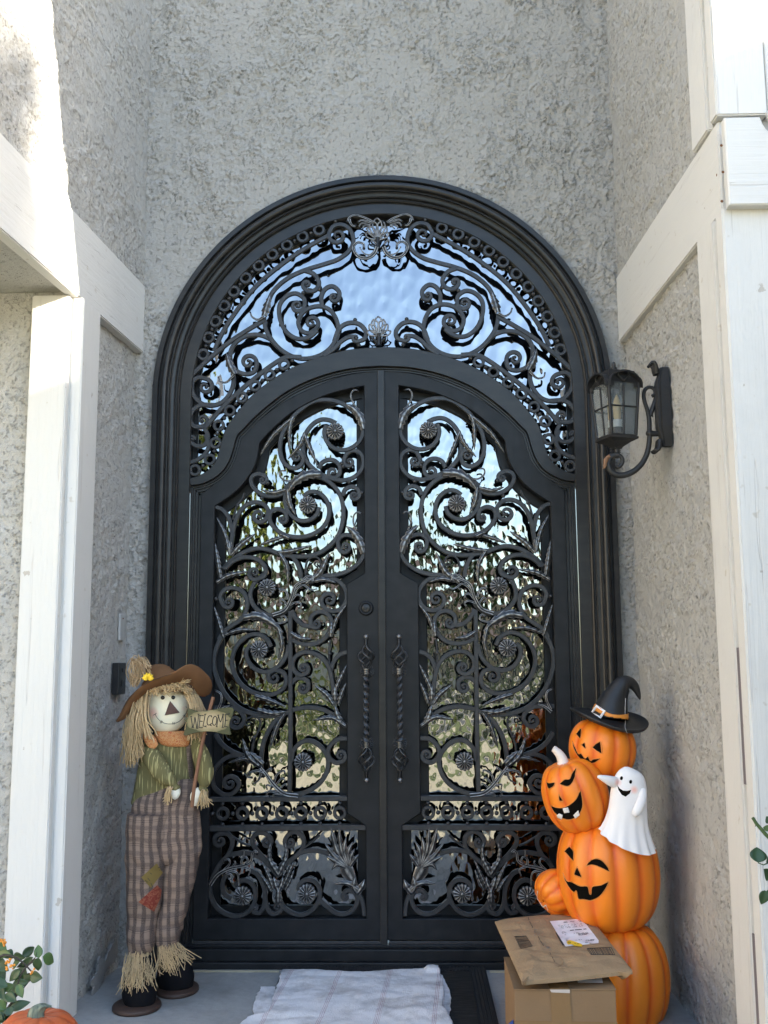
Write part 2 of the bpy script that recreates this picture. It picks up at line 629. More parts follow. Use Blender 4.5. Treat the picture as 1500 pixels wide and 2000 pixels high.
prism([(-.974, -.001), (-1.090, -1.45), (-3.2, -1.45), (-3.2, -.001)], 2.392, 5.3).build('stucco_wall', 'stucco_side', house)
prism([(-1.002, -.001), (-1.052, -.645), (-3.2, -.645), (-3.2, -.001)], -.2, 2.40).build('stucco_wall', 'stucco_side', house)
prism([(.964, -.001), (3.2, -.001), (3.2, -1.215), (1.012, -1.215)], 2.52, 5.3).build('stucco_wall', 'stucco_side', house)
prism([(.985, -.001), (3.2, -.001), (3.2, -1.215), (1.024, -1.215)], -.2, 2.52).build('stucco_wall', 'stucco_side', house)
def board(name, plan, z0, z1, mat, bev=.004, label=None):
    bm = bmesh.new()
    lo = [bm.verts.new((x, y, z0)) for x, y in plan]
    hi = [bm.verts.new((x, y, z1)) for x, y in plan]
    n = len(plan)
    for i in range(n):
        bm.faces.new((lo[i], lo[(i+1) % n], hi[(i+1) % n], hi[i]))
    bm.faces.new(lo[::-1])
    bm.faces.new(hi)
    bmesh.ops.bevel(bm, geom=bm.edges[:], offset=bev, segments=2, affect='EDGES')
    bm.verts.index_update()
    mb = MB()
    mb.add([v.co[:] for v in bm.verts], [[v.index for v in f.verts] for f in bm.faces], 0, False)
    bm.free()
    o = mb.build(name, mat, house)
    if label:
        o['label'] = label
    return o
# left: horizontal beam, reveal board, front board
board('beam', [(-.964, -.003), (-1.078, -1.46), (-1.122, -1.46), (-1.002, -.003)], 2.369, 2.651, 'white_board_y', label='white beam along the left wall, sunlit at its near end')
board('trim_board', [(-.988, -.500), (-.9955, -.664), (-1.032, -.664), (-1.024, -.500)], -.02, 2.366, 'white_board_z')
board('trim_board', [(-1.039, -.690), (-1.039, -.647), (-1.166, -.647), (-1.166, -.690)], -.02, 2.366, 'white_board_z')
mb = MB()
mb.box((-1.042, -.655, -.02), (-1.030, -.642, 2.37))
mb.build('caulk_joint', 'white_board_z', house)
# right: beam, upper and lower reveal boards, front boards, front beam
RX = lambda y, o=0.0: .954 - y*.0395 + o
board('beam', [(RX(-.003), -.003), (RX(-.003, .04), -.003), (RX(-1.225, .04), -1.225), (RX(-1.225), -1.225)], 2.384, 2.656, 'white_board_y', label='cream white beam along the right wall')
for z0, z1 in ((-.02, 2.381), (2.659, 5.2)):
    board('trim_board', [(.984, -1.03), (1.03, -1.03), (1.03, -1.168), (.990, -1.168)], z0, z1, 'white_board_z')
    board('trim_board', [(.998, -1.196), (1.03, -1.170), (1.03, -1.160), (1.012, -1.160)], z0, z1, 'white_board_z', .002)
    board('trim_board', [(.990, -1.200), (1.137, -1.214), (1.137, -1.254), (.993, -1.254)], z0, z1 if z0 < 0 else z1, 'white_board_z')
mb = MB()
pr = [(1.0035, 2.374), (1.8, 2.374), (1.8, 2.60), (1.125, 2.60), (1.105, 2.632), (1.0035, 2.632)]
pts = [(1.0035, 2.374), (1.9, 2.374), (1.9, 2.588)]+[(1.145-.038*math.sin(t), 2.632-.044*math.cos(t)) for t in np.linspace(0, math.pi/2, 8)][0:0]
arcp = [(1.140+.0*t, 0) for t in ()]
notch = [(1.150, 2.580), (1.132, 2.586), (1.118, 2.598), (1.110, 2.614), (1.104, 2.634)]
mb.slab(pts+notch+[(1.0035, 2.634)], [], -1.287, -1.257, .004)
mb.build('beam', 'white_board_x', house)
mb = MB()
mb.slab([(1.141, 2.66), (1.5, 2.80), (1.5, 5.2), (1.141, 5.2)], [], -1.247, -1.217, .003)
mb.build('trim_board', 'white_board_z', house)
# curved gutter end lying on the front beam
mb = MB()
a = np.linspace(math.pi*1.0, math.pi*2.0, 13)
P = [[(1.185+.055*math.cos(t), y, 2.655+.062*math.sin(t)) for t in a] for y in (-1.30, -1.262)]
mb.grid(P)
mb.build('gutter', 'white_board_x', house, solid=.006)
# nail heads on the beam
for (px, py) in ((1409, 284), (1412, 336), (1410, 393), (1391, 342)):
    mb = MB()
    if px > 1400:
        c = at(px, py, -1.288)
        mb.sphere(c, .0042, 10, 6, scale=(1, .3, 1))
    else:
        c = at(px, py, -1.20)
        c[0] = RX(c[1])
        mb.sphere(c, .0042, 10, 6, scale=(.3, 1, 1))
    mb.build('nail_head', 'rust', house)
# eaves: raking soffit on the right, flat soffit above, wing of the house to the right
mb = MB()
mb.add([(.98, -1.22, 3.05), (.98, -1.95, 5.2), (.98, -.2, 5.2), (3.2, -1.22, 3.05), (3.2, -1.95, 5.2), (3.2, -.2, 5.2)],
       [(0, 1, 4, 3), (0, 2, 1), (3, 4, 5), (1, 2, 5, 4), (0, 3, 5, 2)], smooth=False)
mb.build('raking_soffit', 'stucco_side', house)
mb = MB()
mb.box((3.2, -5.0, -.2), (8.5, -.001, 3.45))
mb.build('wing_wall', 'stucco_side', house)
mb = MB()
mb.add([(3.0, -5.3, 3.45), (3.0, 0, 3.45), (5.8, 0, 4.25), (5.8, -5.3, 4.25), (8.7, 0, 3.45), (8.7, -5.3, 3.45),
        (3.0, -5.3, 3.58), (3.0, 0, 3.58), (5.8, 0, 4.38), (5.8, -5.3, 4.38), (8.7, 0, 3.58), (8.7, -5.3, 3.58)],
       [(0, 1, 2, 3), (3, 2, 4, 5), (6, 9, 8, 7), (9, 11, 10, 8), (0, 6, 7, 1), (4, 10, 11, 5), (0, 3, 9, 6), (3, 5, 11, 9)], smooth=False)
mb.build('wing_roof', 'roof_tile', house)
# trowelled relief of the stucco, modelled as a fine height field in front of each wall
def field(nu, nv, step, seed, au=1.0, av=1.0):
    r = np.random.default_rng(seed)
    ku, kv = np.fft.fftfreq(nu, step)[:, None]*au, np.fft.rfftfreq(nv, step)[None]*av
    kk = np.hypot(ku, kv)
    white = np.fft.rfft2(r.normal(size=(nu, nv)))
    def band(k0, beta, hi=1e9):
        amp = 1/(1+(kk/k0)**beta)*np.exp(-(kk/hi)**2)
        f = np.fft.irfft2(white*np.exp(2j*np.pi*r.uniform()*0)*amp, s=(nu, nv))
        f = f-f.mean()
        return f/f.std()
    def fresh(k0, beta, hi=1e9):
        nonlocal white
        white = np.fft.rfft2(r.normal(size=(nu, nv)))
        return band(k0, beta, hi)
    st = lambda x, a, b: np.clip((x-a)/(b-a), 0, 1)
    def lips(k0, beta, lev, wid):
        f = fresh(k0, beta)
        fr = (f*lev) % 1.0
        up = st(fr, 0, wid)
        return np.where(fr < wid, up, 1-(fr-wid)/(1-wid)), np.maximum(1-fr/wid*1.3, 0)+np.maximum((fr-.96)/.04, 0)
    a, da = lips(2.6, 1.9, 1.15, .08)
    b, db = lips(9.5, 2.2, .8, .12)
    m1 = st(fresh(9, 3), -.5, .6)
    m2 = st(fresh(16, 3), -.4, .7)
    flat = st(fresh(2.5, 3.2), -1.1, -.1)
    m1, m2 = m1*flat, m2*flat
    rough = fresh(45, 3)
    lump = fresh(18, 3.2)
    h = .0066*a*m1+.0040*b*m2+.0010*rough*(.35+.65*flat)+.0010*lump
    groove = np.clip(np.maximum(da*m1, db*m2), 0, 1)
    return h, groove
def relief(name, mat, O, U, V, N, lu, lv, step, seed, keep=None, au=1.0, av=1.0, top=.0078, gain=1.0):
    nu, nv = int(lu/step)//2*2, int(lv/step)//2*2
    h, g = field(nu, nv, step, seed, au, av)
    uu, vv = np.meshgrid(np.arange(nu)*lu/(nu-1), np.arange(nv)*lv/(nv-1), indexing='ij')
    P = np.asarray(O)+uu[..., None]*np.asarray(U)+vv[..., None]*np.asarray(V)+(np.clip(gain*(h-np.percentile(h, 3)), -.0004, top)+.0006)[..., None]*np.asarray(N)
    idx = np.arange(nu*nv).reshape(nu, nv)
    q = np.stack([idx[:-1, :-1], idx[1:, :-1], idx[1:, 1:], idx[:-1, 1:]], -1).reshape(-1, 4)
    if keep is not None:
        q = q[keep(P.reshape(-1, 3)[q].mean(1))]
    me = bpy.data.meshes.new(name)
    me.vertices.add(nu*nv)
    me.vertices.foreach_set('co', P.astype(np.float32).ravel())
    me.loops.add(q.size)
    me.loops.foreach_set('vertex_index', q.astype(np.int32).ravel())
    me.polygons.add(len(q))
    me.polygons.foreach_set('loop_start', np.arange(0, q.size, 4, dtype=np.int32))
    me.polygons.foreach_set('use_smooth', np.ones(len(q), dtype=bool))
    a_ = me.attributes.new('groove', 'FLOAT', 'POINT')
    a_.data.foreach_set('value', g.astype(np.float32).ravel())
    me.materials.append(M[mat])
    me.update(calc_edges=True)
    o = bpy.data.objects.new(name, me)
    COL.objects.link(o)
    o.parent = house
    ORG[o.name] = (0, 0, 0)
    return o
def off_door(c):
    x, z = c[:, 0], c[:, 2]
    return ~(((z < DOOR_Z) & (np.abs(x) < .90)) | ((z >= DOOR_Z) & (np.hypot(x, z-DOOR_Z) < .90)))
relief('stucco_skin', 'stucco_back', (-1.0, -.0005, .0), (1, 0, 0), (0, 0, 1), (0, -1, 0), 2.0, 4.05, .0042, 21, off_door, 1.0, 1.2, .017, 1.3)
def side(x0, y0, x1, y1, z0, z1, seed):
    d = np.array((x1-x0, y1-y0, 0.0))
    L = np.linalg.norm(d)
    d /= L
    n = np.array((d[1], -d[0], 0))
    if n[0]*x0 > 0:
        n = -n
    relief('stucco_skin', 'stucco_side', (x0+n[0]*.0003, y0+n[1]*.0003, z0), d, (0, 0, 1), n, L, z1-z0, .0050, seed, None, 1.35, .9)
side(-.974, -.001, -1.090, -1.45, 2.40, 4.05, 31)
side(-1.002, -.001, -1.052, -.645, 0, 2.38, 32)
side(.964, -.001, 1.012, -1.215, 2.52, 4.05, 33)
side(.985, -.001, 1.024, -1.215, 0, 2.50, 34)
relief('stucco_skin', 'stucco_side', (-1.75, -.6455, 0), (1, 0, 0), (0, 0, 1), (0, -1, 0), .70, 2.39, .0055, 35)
# open joint between the boards on the right, where the caulk has come away
for z0, z1 in ((.80, 1.16), (.02, .42)):
    mb = MB()
    mb.box((.9935, -1.196, z0), (.9975, -1.172, z1))
    mb.build('open_joint', 'dark_gap', house)
# torn plaster at the foot of the left wall
mb = MB()
def patch(pts, Xo):
    q = []
    for px, py in pts:
        d = ray(px, py)
        t = (Xo-CAM_C[0])/d[0]
        p = CAM_C+d*t
        q.append(p)
    return q
pl0 = ([(190, 1872), (206, 1868), (216, 1845), (228, 1828), (229, 1862), (222, 1880), (205, 1900), (195, 1925), (190, 1940), (180, 1945), (179, 1915), (186, 1895)])
rj = np.random.default_rng(3)
pl0 = smooth(pl0+pl0[:1], 4.0)[:-1]
pl = patch([(x+rj.normal()*1.6, y+rj.normal()*2.2) for x, y in pl0], -.9935)
c = np.mean(pl, 0)
inner = [np.array(p)*.9+c*.1 for p in pl]
for p in pl:
    p[0] -= -.000
vs = pl+inner
n = len(pl)
vs = [np.array(v) for v in vs]
for i in range(n):
    vs[n+i][0] += .004
mb.add(vs, [(i, (i+1) % n, n+(i+1) % n, n+i) for i in range(n)]+[tuple(range(n, 2*n))], smooth=False)
mb.build('plaster_patch', 'concrete', house)
# ------------------------------------------------------------------ arched iron door frame
frame = thing('door_frame', 'arched black iron door frame with scrollwork transom above the double doors', 'door frame', (0, 0, 0))
def sweep_arch(prof, r0, zb, n=72, zc=DOOR_Z, mi=0, mb=None):
    """profile of (inward distance, y) swept along the arched outline"""
    mb = mb or MB()
    rows = [[(x, y, z) for x, z in arch(r0-d, zb, n, zc)] for d, y in prof]
    mb.grid(np.array(rows), mi=mi, smooth=False)
    return mb
prof = [(0, .05), (0, -.040), (.003, -.044), (.021, -.044), (.024, -.040), (.0245, -.030), (.030, -.030), (.031, -.040), (.034, -.046)]
prof += [(.034+.026*(1-math.cos(t))/2, -.046-.012*math.sin(t)) for t in np.linspace(.2, math.pi, 8)]
prof += [(.061, -.036), (.066, -.036), (.067, -.026), (.072, -.022), (.082, -.020), (.086, -.016), (.087, -.006), (.093, -.006), (.094, -.012),
         (.098, -.015), (.102, -.012), (.103, -.002), (.105, .0), (.147, .0), (.150, .003), (.150, .100)]
sweep_arch(prof, DOOR_R, .0).build('frame_moulding', 'iron_trim', frame)
# outline of the door head, in the plane of the door, half of it
HEAD = [(-.762, 1.822), (-.715, 1.830), (-.668, 1.852), (-.635, 1.880), (-.612, 1.915), (-.597, 1.955), (-.583, 2.010), (-.575, 2.030), (-.560, 2.044),
        (-.495, 2.112), (-.395, 2.193), (-.310, 2.239), (-.215, 2.274), (-.11, 2.296), (0, 2.303)]
UP = [(-.775, 1.853), (-.735, 1.862), (-.696, 1.884), (-.668, 1.915), (-.655, 1.950), (-.640, 2.009), (-.625, 2.055), (-.590, 2.108), (-.545, 2.165), (-.497, 2.212),
      (-.435, 2.258), (-.365, 2.300), (-.27, 2.340), (-.166, 2.368), (-.08, 2.380), (0, 2.384)]
def mirror_path(h):
    return list(h)+[(-x, z) for x, z in h[-2::-1]]
head = smooth(HEAD[:8], .012).tolist()+smooth(HEAD[8:], .015).tolist()
up = smooth(UP, .015).tolist()
head2, up2 = mirror_path(head), mirror_path(up)
mb = MB()
mb.slab(up2+head2[::-1], [], .004, .10, .003)
mb.build('transom_bar', 'iron_trim', frame)
# stepped stop moulding round the door opening
path = [(-.765, 0.0)]+head2+[(.765, 0.0)]
path = np.array(path)
mb = MB()
rows = []
for d, y in ((.0, .004), (.0, .018), (.007, .018), (.008, .026), (.014, .026), (.015, .034), (.024, .034), (.025, .044), (.036, .044), (.036, .10)):
    q = path.copy()
    inn = offset(np.vstack([path, [(0, 0)]]), -d)[:-1]
    inn[0], inn[-1] = (-.765+d, 0), (.765-d, 0)
    rows.append([(a[0], y, a[1]) for a in inn])
mb.grid(np.array(rows), smooth=False)
mb.build('stop_moulding', 'iron_trim', frame)
mb = MB()
mb.box((-.766, -.030, .0), (.766, .10, .024), bev=.003)
mb.box((-.766, -.012, .0245), (.766, .10, .066), bev=.003)
mb.box((-.766, .010, .0665), (.766, .10, .076), bev=.002)
mb.build('threshold', 'iron', frame)
# transom glass
a = [(x, z) for x, z in arch(.775, 1.84, 48)][1:-1]+[(x, z-.022) for x, z in up2[::-1]]
mb = MB()
mb.slab(a, [], .064, .072)
mb.build('transom_glass', 'glass_transom', frame)
mb = MB()
prof2 = [(0.0, .050), (.016, .050), (.018, .054), (.018, .0635)]
sweep_arch(prof2, .7655, 1.8, mb=mb)
mb.build('glass_bead', 'iron', frame)

# ------------------------------------------------------------------ wrought ironwork
jit = 0
def plane(tagf, pts, Y):
    out = []
    for p in pts:
        q = at(*tagf(*p), Y)
        out.append((q[0], q[2]))
    return np.array(out)
def spiral(P, c, turns=1.25, end=.16):
    """curl the end of a path into a volute about c"""
    p, q = P[-1], P[-2]
    v = p-c
    r0 = np.linalg.norm(v)
    a0 = math.atan2(v[1], v[0])
    t = p-q
    sgn = 1 if v[0]*t[1]-v[1]*t[0] > 0 else -1
    u = np.linspace(0, 1, int(14*turns)+2)[1:]
    r = r0*(1-(1-end)*u**.9)
    a = a0+sgn*2*math.pi*turns*u
    return np.vstack([P, np.stack([c[0]+r*np.cos(a), c[1]+r*np.sin(a)], -1)])
def bar(mb, P, w, y, d=.011, w1=None, bev=.0022, w0=None, mi=0, taper=0):
    """flat bar following a path in the XZ plane; front face at y"""
    m = len(P)
    tan = np.gradient(P, axis=0)
    tan /= np.linalg.norm(tan, axis=1, keepdims=True)+1e-12
    nn = np.stack([-tan[:, 1], tan[:, 0]], -1)
    w = np.full(m, float(w))
    if w1 is not None or w0 is not None:
        L = np.concatenate([[0], np.cumsum(np.linalg.norm(np.diff(P, axis=0), axis=1))])
        k = taper or .35*L[-1]
        if w1 is not None:
            s = np.clip((L[-1]-L)/k, 0, 1)
            w = w*s+w1*(1-s)
        if w0 is not None:
            s = np.clip(L/k, 0, 1)
            w = w*s+w0*(1-s)
    b = np.minimum(bev, w*.3)
    sec = [(-1, d, 0), (-1, bev, 0), (-1, 0, 1), (1, 0, 1), (1, bev, 0), (1, d, 0)]
    rows = np.zeros((m, 6, 3))
    for j, (sx, dy, bb) in enumerate(sec):
        off = sx*(w/2-bb*b)
        q = P+nn*off[:, None]
        rows[:, j, 0], rows[:, j, 2], rows[:, j, 1] = q[:, 0], q[:, 1], y+dy
    mb.grid(rows, closev=True, mi=mi, smooth=False)
    o = mb.n
    mb.add(np.vstack([rows[0], rows[-1]]), [(0, 1, 2, 3, 4, 5), (11, 10, 9, 8, 7, 6)], mi, False)
def next_y(Y):
    global jit
    jit = (jit+1) % 11
    return Y-.0004*jit
def scroll(parent, tagf, pts, Y, c=None, w=.0175, turns=1.3, name='scroll', mat='iron_scroll', c0=None, end=.17):
    P = smooth(plane(tagf, pts, Y), .008)
    if c is not None:
        P = spiral(P, plane(tagf, [c], Y)[0], turns, end)
    if c0 is not None:
        P = spiral(P[::-1], plane(tagf, [c0], Y)[0], turns, end)[::-1]
    P = smooth(P, .0065, 3)
    mb = MB()
    y = next_y(Y)
    bar(mb, P, w, y, w1=w*.55 if c is not None else None, w0=w*.55 if c0 is not None else None, taper=.09)
    for q, cc in ((P[-1], c), (P[0], c0)):
        if cc is not None:                       # rolled eye of the volute
            mb.sphere((q[0], y+.003, q[1]), w*.42, 10, 6, scale=(1, .8, 1))
    return mb.build(name, mat, parent, attr='edge')
def leaf_mesh(mb, P, w, lobes, y, h=.009, sharp=.42, mi=0):
    """serrated acanthus leaf along a path in the XZ plane, raised towards the viewer"""
    m = max(14, lobes*7)
    L = np.concatenate([[0], np.cumsum(np.linalg.norm(np.diff(P, axis=0), axis=1))])
    u = np.linspace(0, 1, m)
    C = np.stack([np.interp(u*L[-1], L, P[:, k]) for k in (0, 1)], -1)
    tan = np.gradient(C, axis=0)
    tan /= np.linalg.norm(tan, axis=1, keepdims=True)+1e-12
    nn = np.stack([-tan[:, 1], tan[:, 0]], -1)
    env = np.sin(np.pi*np.clip(u*.86+.14, 0, 1))**.75
    ph = (u*lobes) % 1.0
    saw = 1-sharp*ph
    hw = w*.5*env*saw+w*.03
    cols = [-1, -.72, -.36, 0, .36, .72, 1]
    rel = [.0, .55, .42, 1.0, .42, .55, .0]
    rows = np.zeros((m, 7, 3))
    for j, (cx, r) in enumerate(zip(cols, rel)):
        lag = abs(cx)*w*.30
        q = C+nn*(cx*hw)[:, None]-tan*(lag*env)[:, None]*.6
        rows[:, j, 0], rows[:, j, 2] = q[:, 0], q[:, 1]
        rows[:, j, 1] = y-h*r*env**.5*(1-.35*ph*(abs(cx) > .2))-.002
    mb.grid(rows, mi=mi, attr=np.tile([.95, .12, .0, .9, .0, .12, .95], (m, 1))*(.35+.65*np.abs(np.sin(ph*np.pi)))[:, None])
    b = rows.copy()
    b[:, :, 1] = y+.004
    mb.grid(np.stack([rows[:, 0], b[:, 0]]), mi=mi, smooth=False)
    mb.grid(np.stack([rows[:, -1], b[:, -1]]), mi=mi, smooth=False)
def aleaf(parent, tagf, pts, Y, w, lobes=4, name='acanthus_leaf', mat='pewter', h=.008):
    P = smooth(plane(tagf, pts, Y), .006)
    mb = MB()
    leaf_mesh(mb, P, w*1.1, lobes, next_y(Y)-.003, h)
    return mb.build(name, mat, parent, attr='edge')
def spray(parent, tagf, strokes, Y, name='leaf_spray', mat='pewter'):
    """carved scroll leaf: several tapering curled strokes joined at a stem"""
    mb = MB()
    for pts, w, w1 in strokes:
        P = smooth(plane(tagf, pts, Y), .005)
        y = next_y(Y)-.006
        m = len(P)
        s = np.linspace(0, 1, m)
        r = (w*(1-s)+w1*s)/2
        P3 = np.stack([P[:, 0], np.full(m, y), P[:, 1]], -1)
        mb.tube(P3, r, 8, flat=.55)
        tan = np.gradient(P, axis=0)
        tan /= np.linalg.norm(tan, axis=1, keepdims=True)+1e-12
        nn = np.stack([-tan[:, 1], tan[:, 0]], -1)
        for sx in (-.55, .55):                   # fine ribs along the stroke
            q = P+nn*(r*sx)[:, None]
            mb.tube(np.stack([q[:, 0], y-r*.42, q[:, 1]], -1), np.maximum(r*.24, .0008), 5, val=1.0)
        mb.sphere((P[-1][0], y, P[-1][1]), max(w1*.62, .003), 10, 6)
    return mb.build(name, mat, parent, attr='edge')
def rosette_mesh(R=.0185, n=14):
    mb = MB()
    a = np.linspace(0, 2*math.pi, n*8, endpoint=False)
    rows, av = [], []
    for s in np.linspace(.18, 1, 11):
        edge = R*(.88+.12*np.abs(np.sin(a*n/2))**.6)
        rr = edge*s
        ridge = np.exp(-((((a*n/(2*math.pi)) % 1)-.5)/.20)**2)
        rimo = .55*math.exp(-((s-.92)/.06)**2)
        hh = .004+.0055*(1-s**2)+.0055*np.maximum(ridge*(s > .2), rimo*.9)*(1 if s < .99 else .3)
        rows.append(np.stack([rr*np.cos(a), -hh, rr*np.sin(a)], -1))
        av.append(np.clip(np.maximum(ridge*(s > .25), rimo), 0, 1))
    av.append(av[-1]*0)
    rows.append(np.stack([rows[-1][:, 0], np.full(len(a), .004), rows[-1][:, 2]], -1))
    mb.grid(rows, closev=True, attr=np.array(av))
    return mb
def ring_mesh(R=.026, r=.0128):
    mb = MB()
    a = np.linspace(0, 2*math.pi, 28, endpoint=False)
    pr = [(r, .010), (r, .002), (r+.002, 0), (R-.0025, 0), (R, .0025), (R, .010)]
    mb.grid([[(q*math.cos(t), y, q*math.sin(t)) for t in a] for q, y in pr], closev=True, smooth=False)
    return mb
PROTO = {}
def proto(key, make, mat, parent):
    if key not in PROTO:
        PROTO[key] = make
    return PROTO[key]
def place(parent, key, make, mat, x, y, z, name, scale=1.0):
    """first one builds the mesh, later ones share it"""
    org = ORG[parent.name]
    loc = (x-org[0], y-org[1], z-org[2])
    if key not in PROTO:
        o = make().build(name, mat, parent, origin=(0, 0, 0), attr='edge')
        PROTO[key] = o.data
        o.location = loc
    else:
        o = bpy.data.objects.new(name, PROTO[key])
        COL.objects.link(o)
        o.parent = parent
        o.location = loc
    ORG[o.name] = org
    o.scale = (scale,)*3
    return o
def ball_mesh():
    mb = MB()
    mb.sphere((0, 0, 0), .0085, 14, 9)
    return mb
def boss_mesh():
    mb = MB()
    mb.sphere((0, -.010, 0), .0068, 14, 8, val=.7)
    return mb
def ball(parent, tagf, p, Y, s=1.0):
    q = plane(tagf, [p], Y)[0]
    return place(parent, 'ball', ball_mesh, 'iron_scroll', q[0], Y+.003, q[1], 'ball', s)
def ring(parent, tagf, p, Y, s=1.0):
    q = plane(tagf, [p], Y)[0]
    return place(parent, 'ring', ring_mesh, 'iron_scroll', q[0], Y-.003, q[1], 'ring', s)
def rosette(parent, tagf, p, Y, s=1.0):
    q = plane(tagf, [p], Y)[0]
    o = place(parent, 'rosette', lambda: rosette_mesh(.036), 'pewter', q[0], Y-.004, q[1], 'rosette', s)
    b = place(o, 'boss', boss_mesh, 'pewter', 0, 0, 0, 'boss')
    b.location = (0, 0, 0)
    return o

# ---- transom scrollwork: traced on the left half, mirrored to the right half
YT = .006
tl = []
def both(fn, *a, **k):
    tl.append(fn(frame, T, *a, **k))
both(scroll, [(430, 1110), (480, 1000), (570, 860), (690, 710), (850, 575), (1000, 475), (1140, 398)], YT)
both(scroll, [(755, 830), (785, 755), (840, 695), (910, 648), (1000, 610), (1100, 580), (1190, 548), (1258, 495), (1282, 435), (1262, 370), (1215, 338), (1160, 348), (1132, 392)], YT, (1185, 405))
both(scroll, [(985, 618), (1040, 640), (1072, 690), (1052, 735), (1005, 745), (975, 718)], YT, (997, 703), .018, 1.2)
both(scroll, [(735, 905), (748, 980), (790, 1050), (850, 1110), (930, 1150), (1010, 1155), (1090, 1130), (1150, 1080), (1186, 1005), (1182, 930), (1145, 865), (1085, 837), (1020, 845), (968, 880), (945, 935), (965, 985), (1010, 1000), (1052, 975)], YT, (1025, 938))
both(scroll, [(1060, 985), (1010, 1025), (940, 1035), (875, 995), (835, 920), (830, 835), (870, 778), (930, 758), (980, 790), (982, 840)], YT, (940, 832))
both(scroll, [(1092, 840), (1085, 785), (1108, 733), (1155, 715), (1195, 750), (1190, 795)], YT, (1163, 780), .018, 1.15)
both(scroll, [(1165, 1050), (1195, 975), (1250, 940), (1315, 945), (1357, 990), (1350, 1035), (1310, 1052)], YT, (1297, 1030), .018, 1.0)
both(scroll, [(1100, 1140), (1160, 1100), (1200, 1058), (1245, 1028), (1285, 1022)], YT, w=.017)
both(scroll, [(300, 1255), (390, 1168), (520, 1060), (640, 980), (738, 922)], YT, w=.018)
both(scroll, [(965, 1148), (870, 1150), (780, 1200), (670, 1285), (560, 1380), (460, 1480), (378, 1578)], YT, w=.018)
both(scroll, [(815, 1080), (770, 1035), (700, 1010), (625, 1018), (565, 1055), (532, 1110), (533, 1175), (568, 1230), (625, 1250), (675, 1235), (690, 1190)], YT, (640, 1178))
both(scroll, [(545, 1235), (548, 1310), (520, 1380), (470, 1428), (400, 1443), (340, 1420), (300, 1365), (298, 1305), (335, 1270), (385, 1280)], YT, (376, 1328))
both(scroll, [(430, 1440), (350, 1440), (300, 1475), (283, 1525), (305, 1568), (350, 1572)], YT, (358, 1532), .018, 1.1)
both(scroll, [(372, 1580), (392, 1630), (375, 1680), (325, 1690), (287, 1665)], YT, (300, 1645), .017, 1.1)
both(scroll, [(378, 1620), (398, 1690), (370, 1745), (320, 1778), (278, 1792)], YT, w=.017)
for p in ((1072, 372), (972, 413), (876, 465), (787, 520), (703, 590), (624, 665), (553, 747), (494, 835), (440, 930), (398, 1028), (365, 1132)):
    both(ring, p, YT)
for p in ((1023, 391), (922, 437), (831, 491), (744, 554), (663, 627), (589, 705), (523, 790), (467, 882), (418, 978), (381, 1080), (1172, 318), (975, 755), (1075, 735), (1292, 920), (1315, 1075)):
    both(ball, p, YT)
for p in ((858, 1193), (770, 1257), (682, 1323), (602, 1393), (527, 1475), (460, 1565), (440, 1672), (405, 1773), (315, 1838)):
    both(ring, p, YT, .96)
for p in ((908, 1168), (814, 1225), (726, 1290), (642, 1358), (564, 1434), (493, 1520), (450, 1618), (432, 1723), (362, 1812)):
    both(ball, p, YT)
both(aleaf, [(738, 900), (752, 850), (776, 770)], YT, .032, 4)
both(spray, [([(738, 905), (700, 925), (665, 905), (655, 880)], .013, .006)], YT)
both(aleaf, [(560, 1255), (528, 1195), (508, 1125)], YT, .032, 4)
both(spray, [([(555, 1262), (510, 1305), (470, 1300), (462, 1275)], .013, .006)], YT)
def bothP(fn, *a, **k):
    tl.append(fn(frame, PT, *a, **k))
bothP(spray, [([(460, 245), (390, 200), (300, 165), (215, 150), (150, 180), (120, 235)], .011, .007), ([(440, 250), (380, 232), (310, 215), (262, 240)], .012, .006),
              ([(420, 265), (350, 250), (300, 255), (275, 300)], .012, .005), ([(425, 280), (375, 275), (335, 290), (325, 320)], .011, .005), ([(150, 200), (165, 250), (205, 290), (235, 275)], .014, .007), ([(430, 295), (395, 300), (370, 325)], .009, .004)], YT)
bothP(spray, [([(512, 560), (470, 650), (380, 705), (280, 690), (215, 620), (205, 550), (260, 500), (330, 520), (340, 580)], .018, .010),
              ([(490, 600), (420, 660), (340, 640), (290, 570)], .009, .004),
              ([(505, 530), (470, 490), (440, 470), (440, 500)], .009, .005)], YT)
for o in list(tl):                                # right half of the transom
    c = o.copy()
    COL.objects.link(c)
    c.parent = frame
    if o.name.startswith(('ring', 'ball')):
        c.location = (-o.location.x, o.location.y, o.location.z)
    else:
        c.scale = (-1, 1, 1)
    ORG[c.name] = (0, 0, 0)
def palmette(base, tips, name='palmette'):
    mb = MB()
    b = plane(PT, [base], YT)[0]
    for t in tips:
        q = plane(PT, [t], YT)[0]
        d = q-b
        L = np.linalg.norm(d)
        d /= L
        nrm = np.array((-d[1], d[0]))
        s = np.linspace(0, 1, 15)
        wv = L*.20*np.sin(np.pi*s**1.7)**.8
        A = b+d*(s*L)[:, None]+nrm*wv[:, None]
        B = b+d*(s*L)[:, None]-nrm*wv[:, None]
        lp = np.vstack([A, B[::-1]])
        mb.tube(np.stack([lp[:, 0], np.full(len(lp), next_y(YT)-.004), lp[:, 1]], -1), .0034, 6, val=.6)
    x, z = b
    mb.tube([(x, YT-.004, z+.012), (x, YT-.004, z-.012), (x, YT-.004, z-.03)], [.011, .008, .010], 10)
    return mb.build(name, 'pewter', frame, attr='edge')
palmette((517, 470), ((510, 182), (440, 218), (582, 218), (397, 290), (630, 290), (362, 375), (662, 372)))
palmette((535, 1720), ((525, 1460), (462, 1500), (592, 1500), (412, 1565), (645, 1562), (380, 1655), (688, 1655)))
mb = MB()
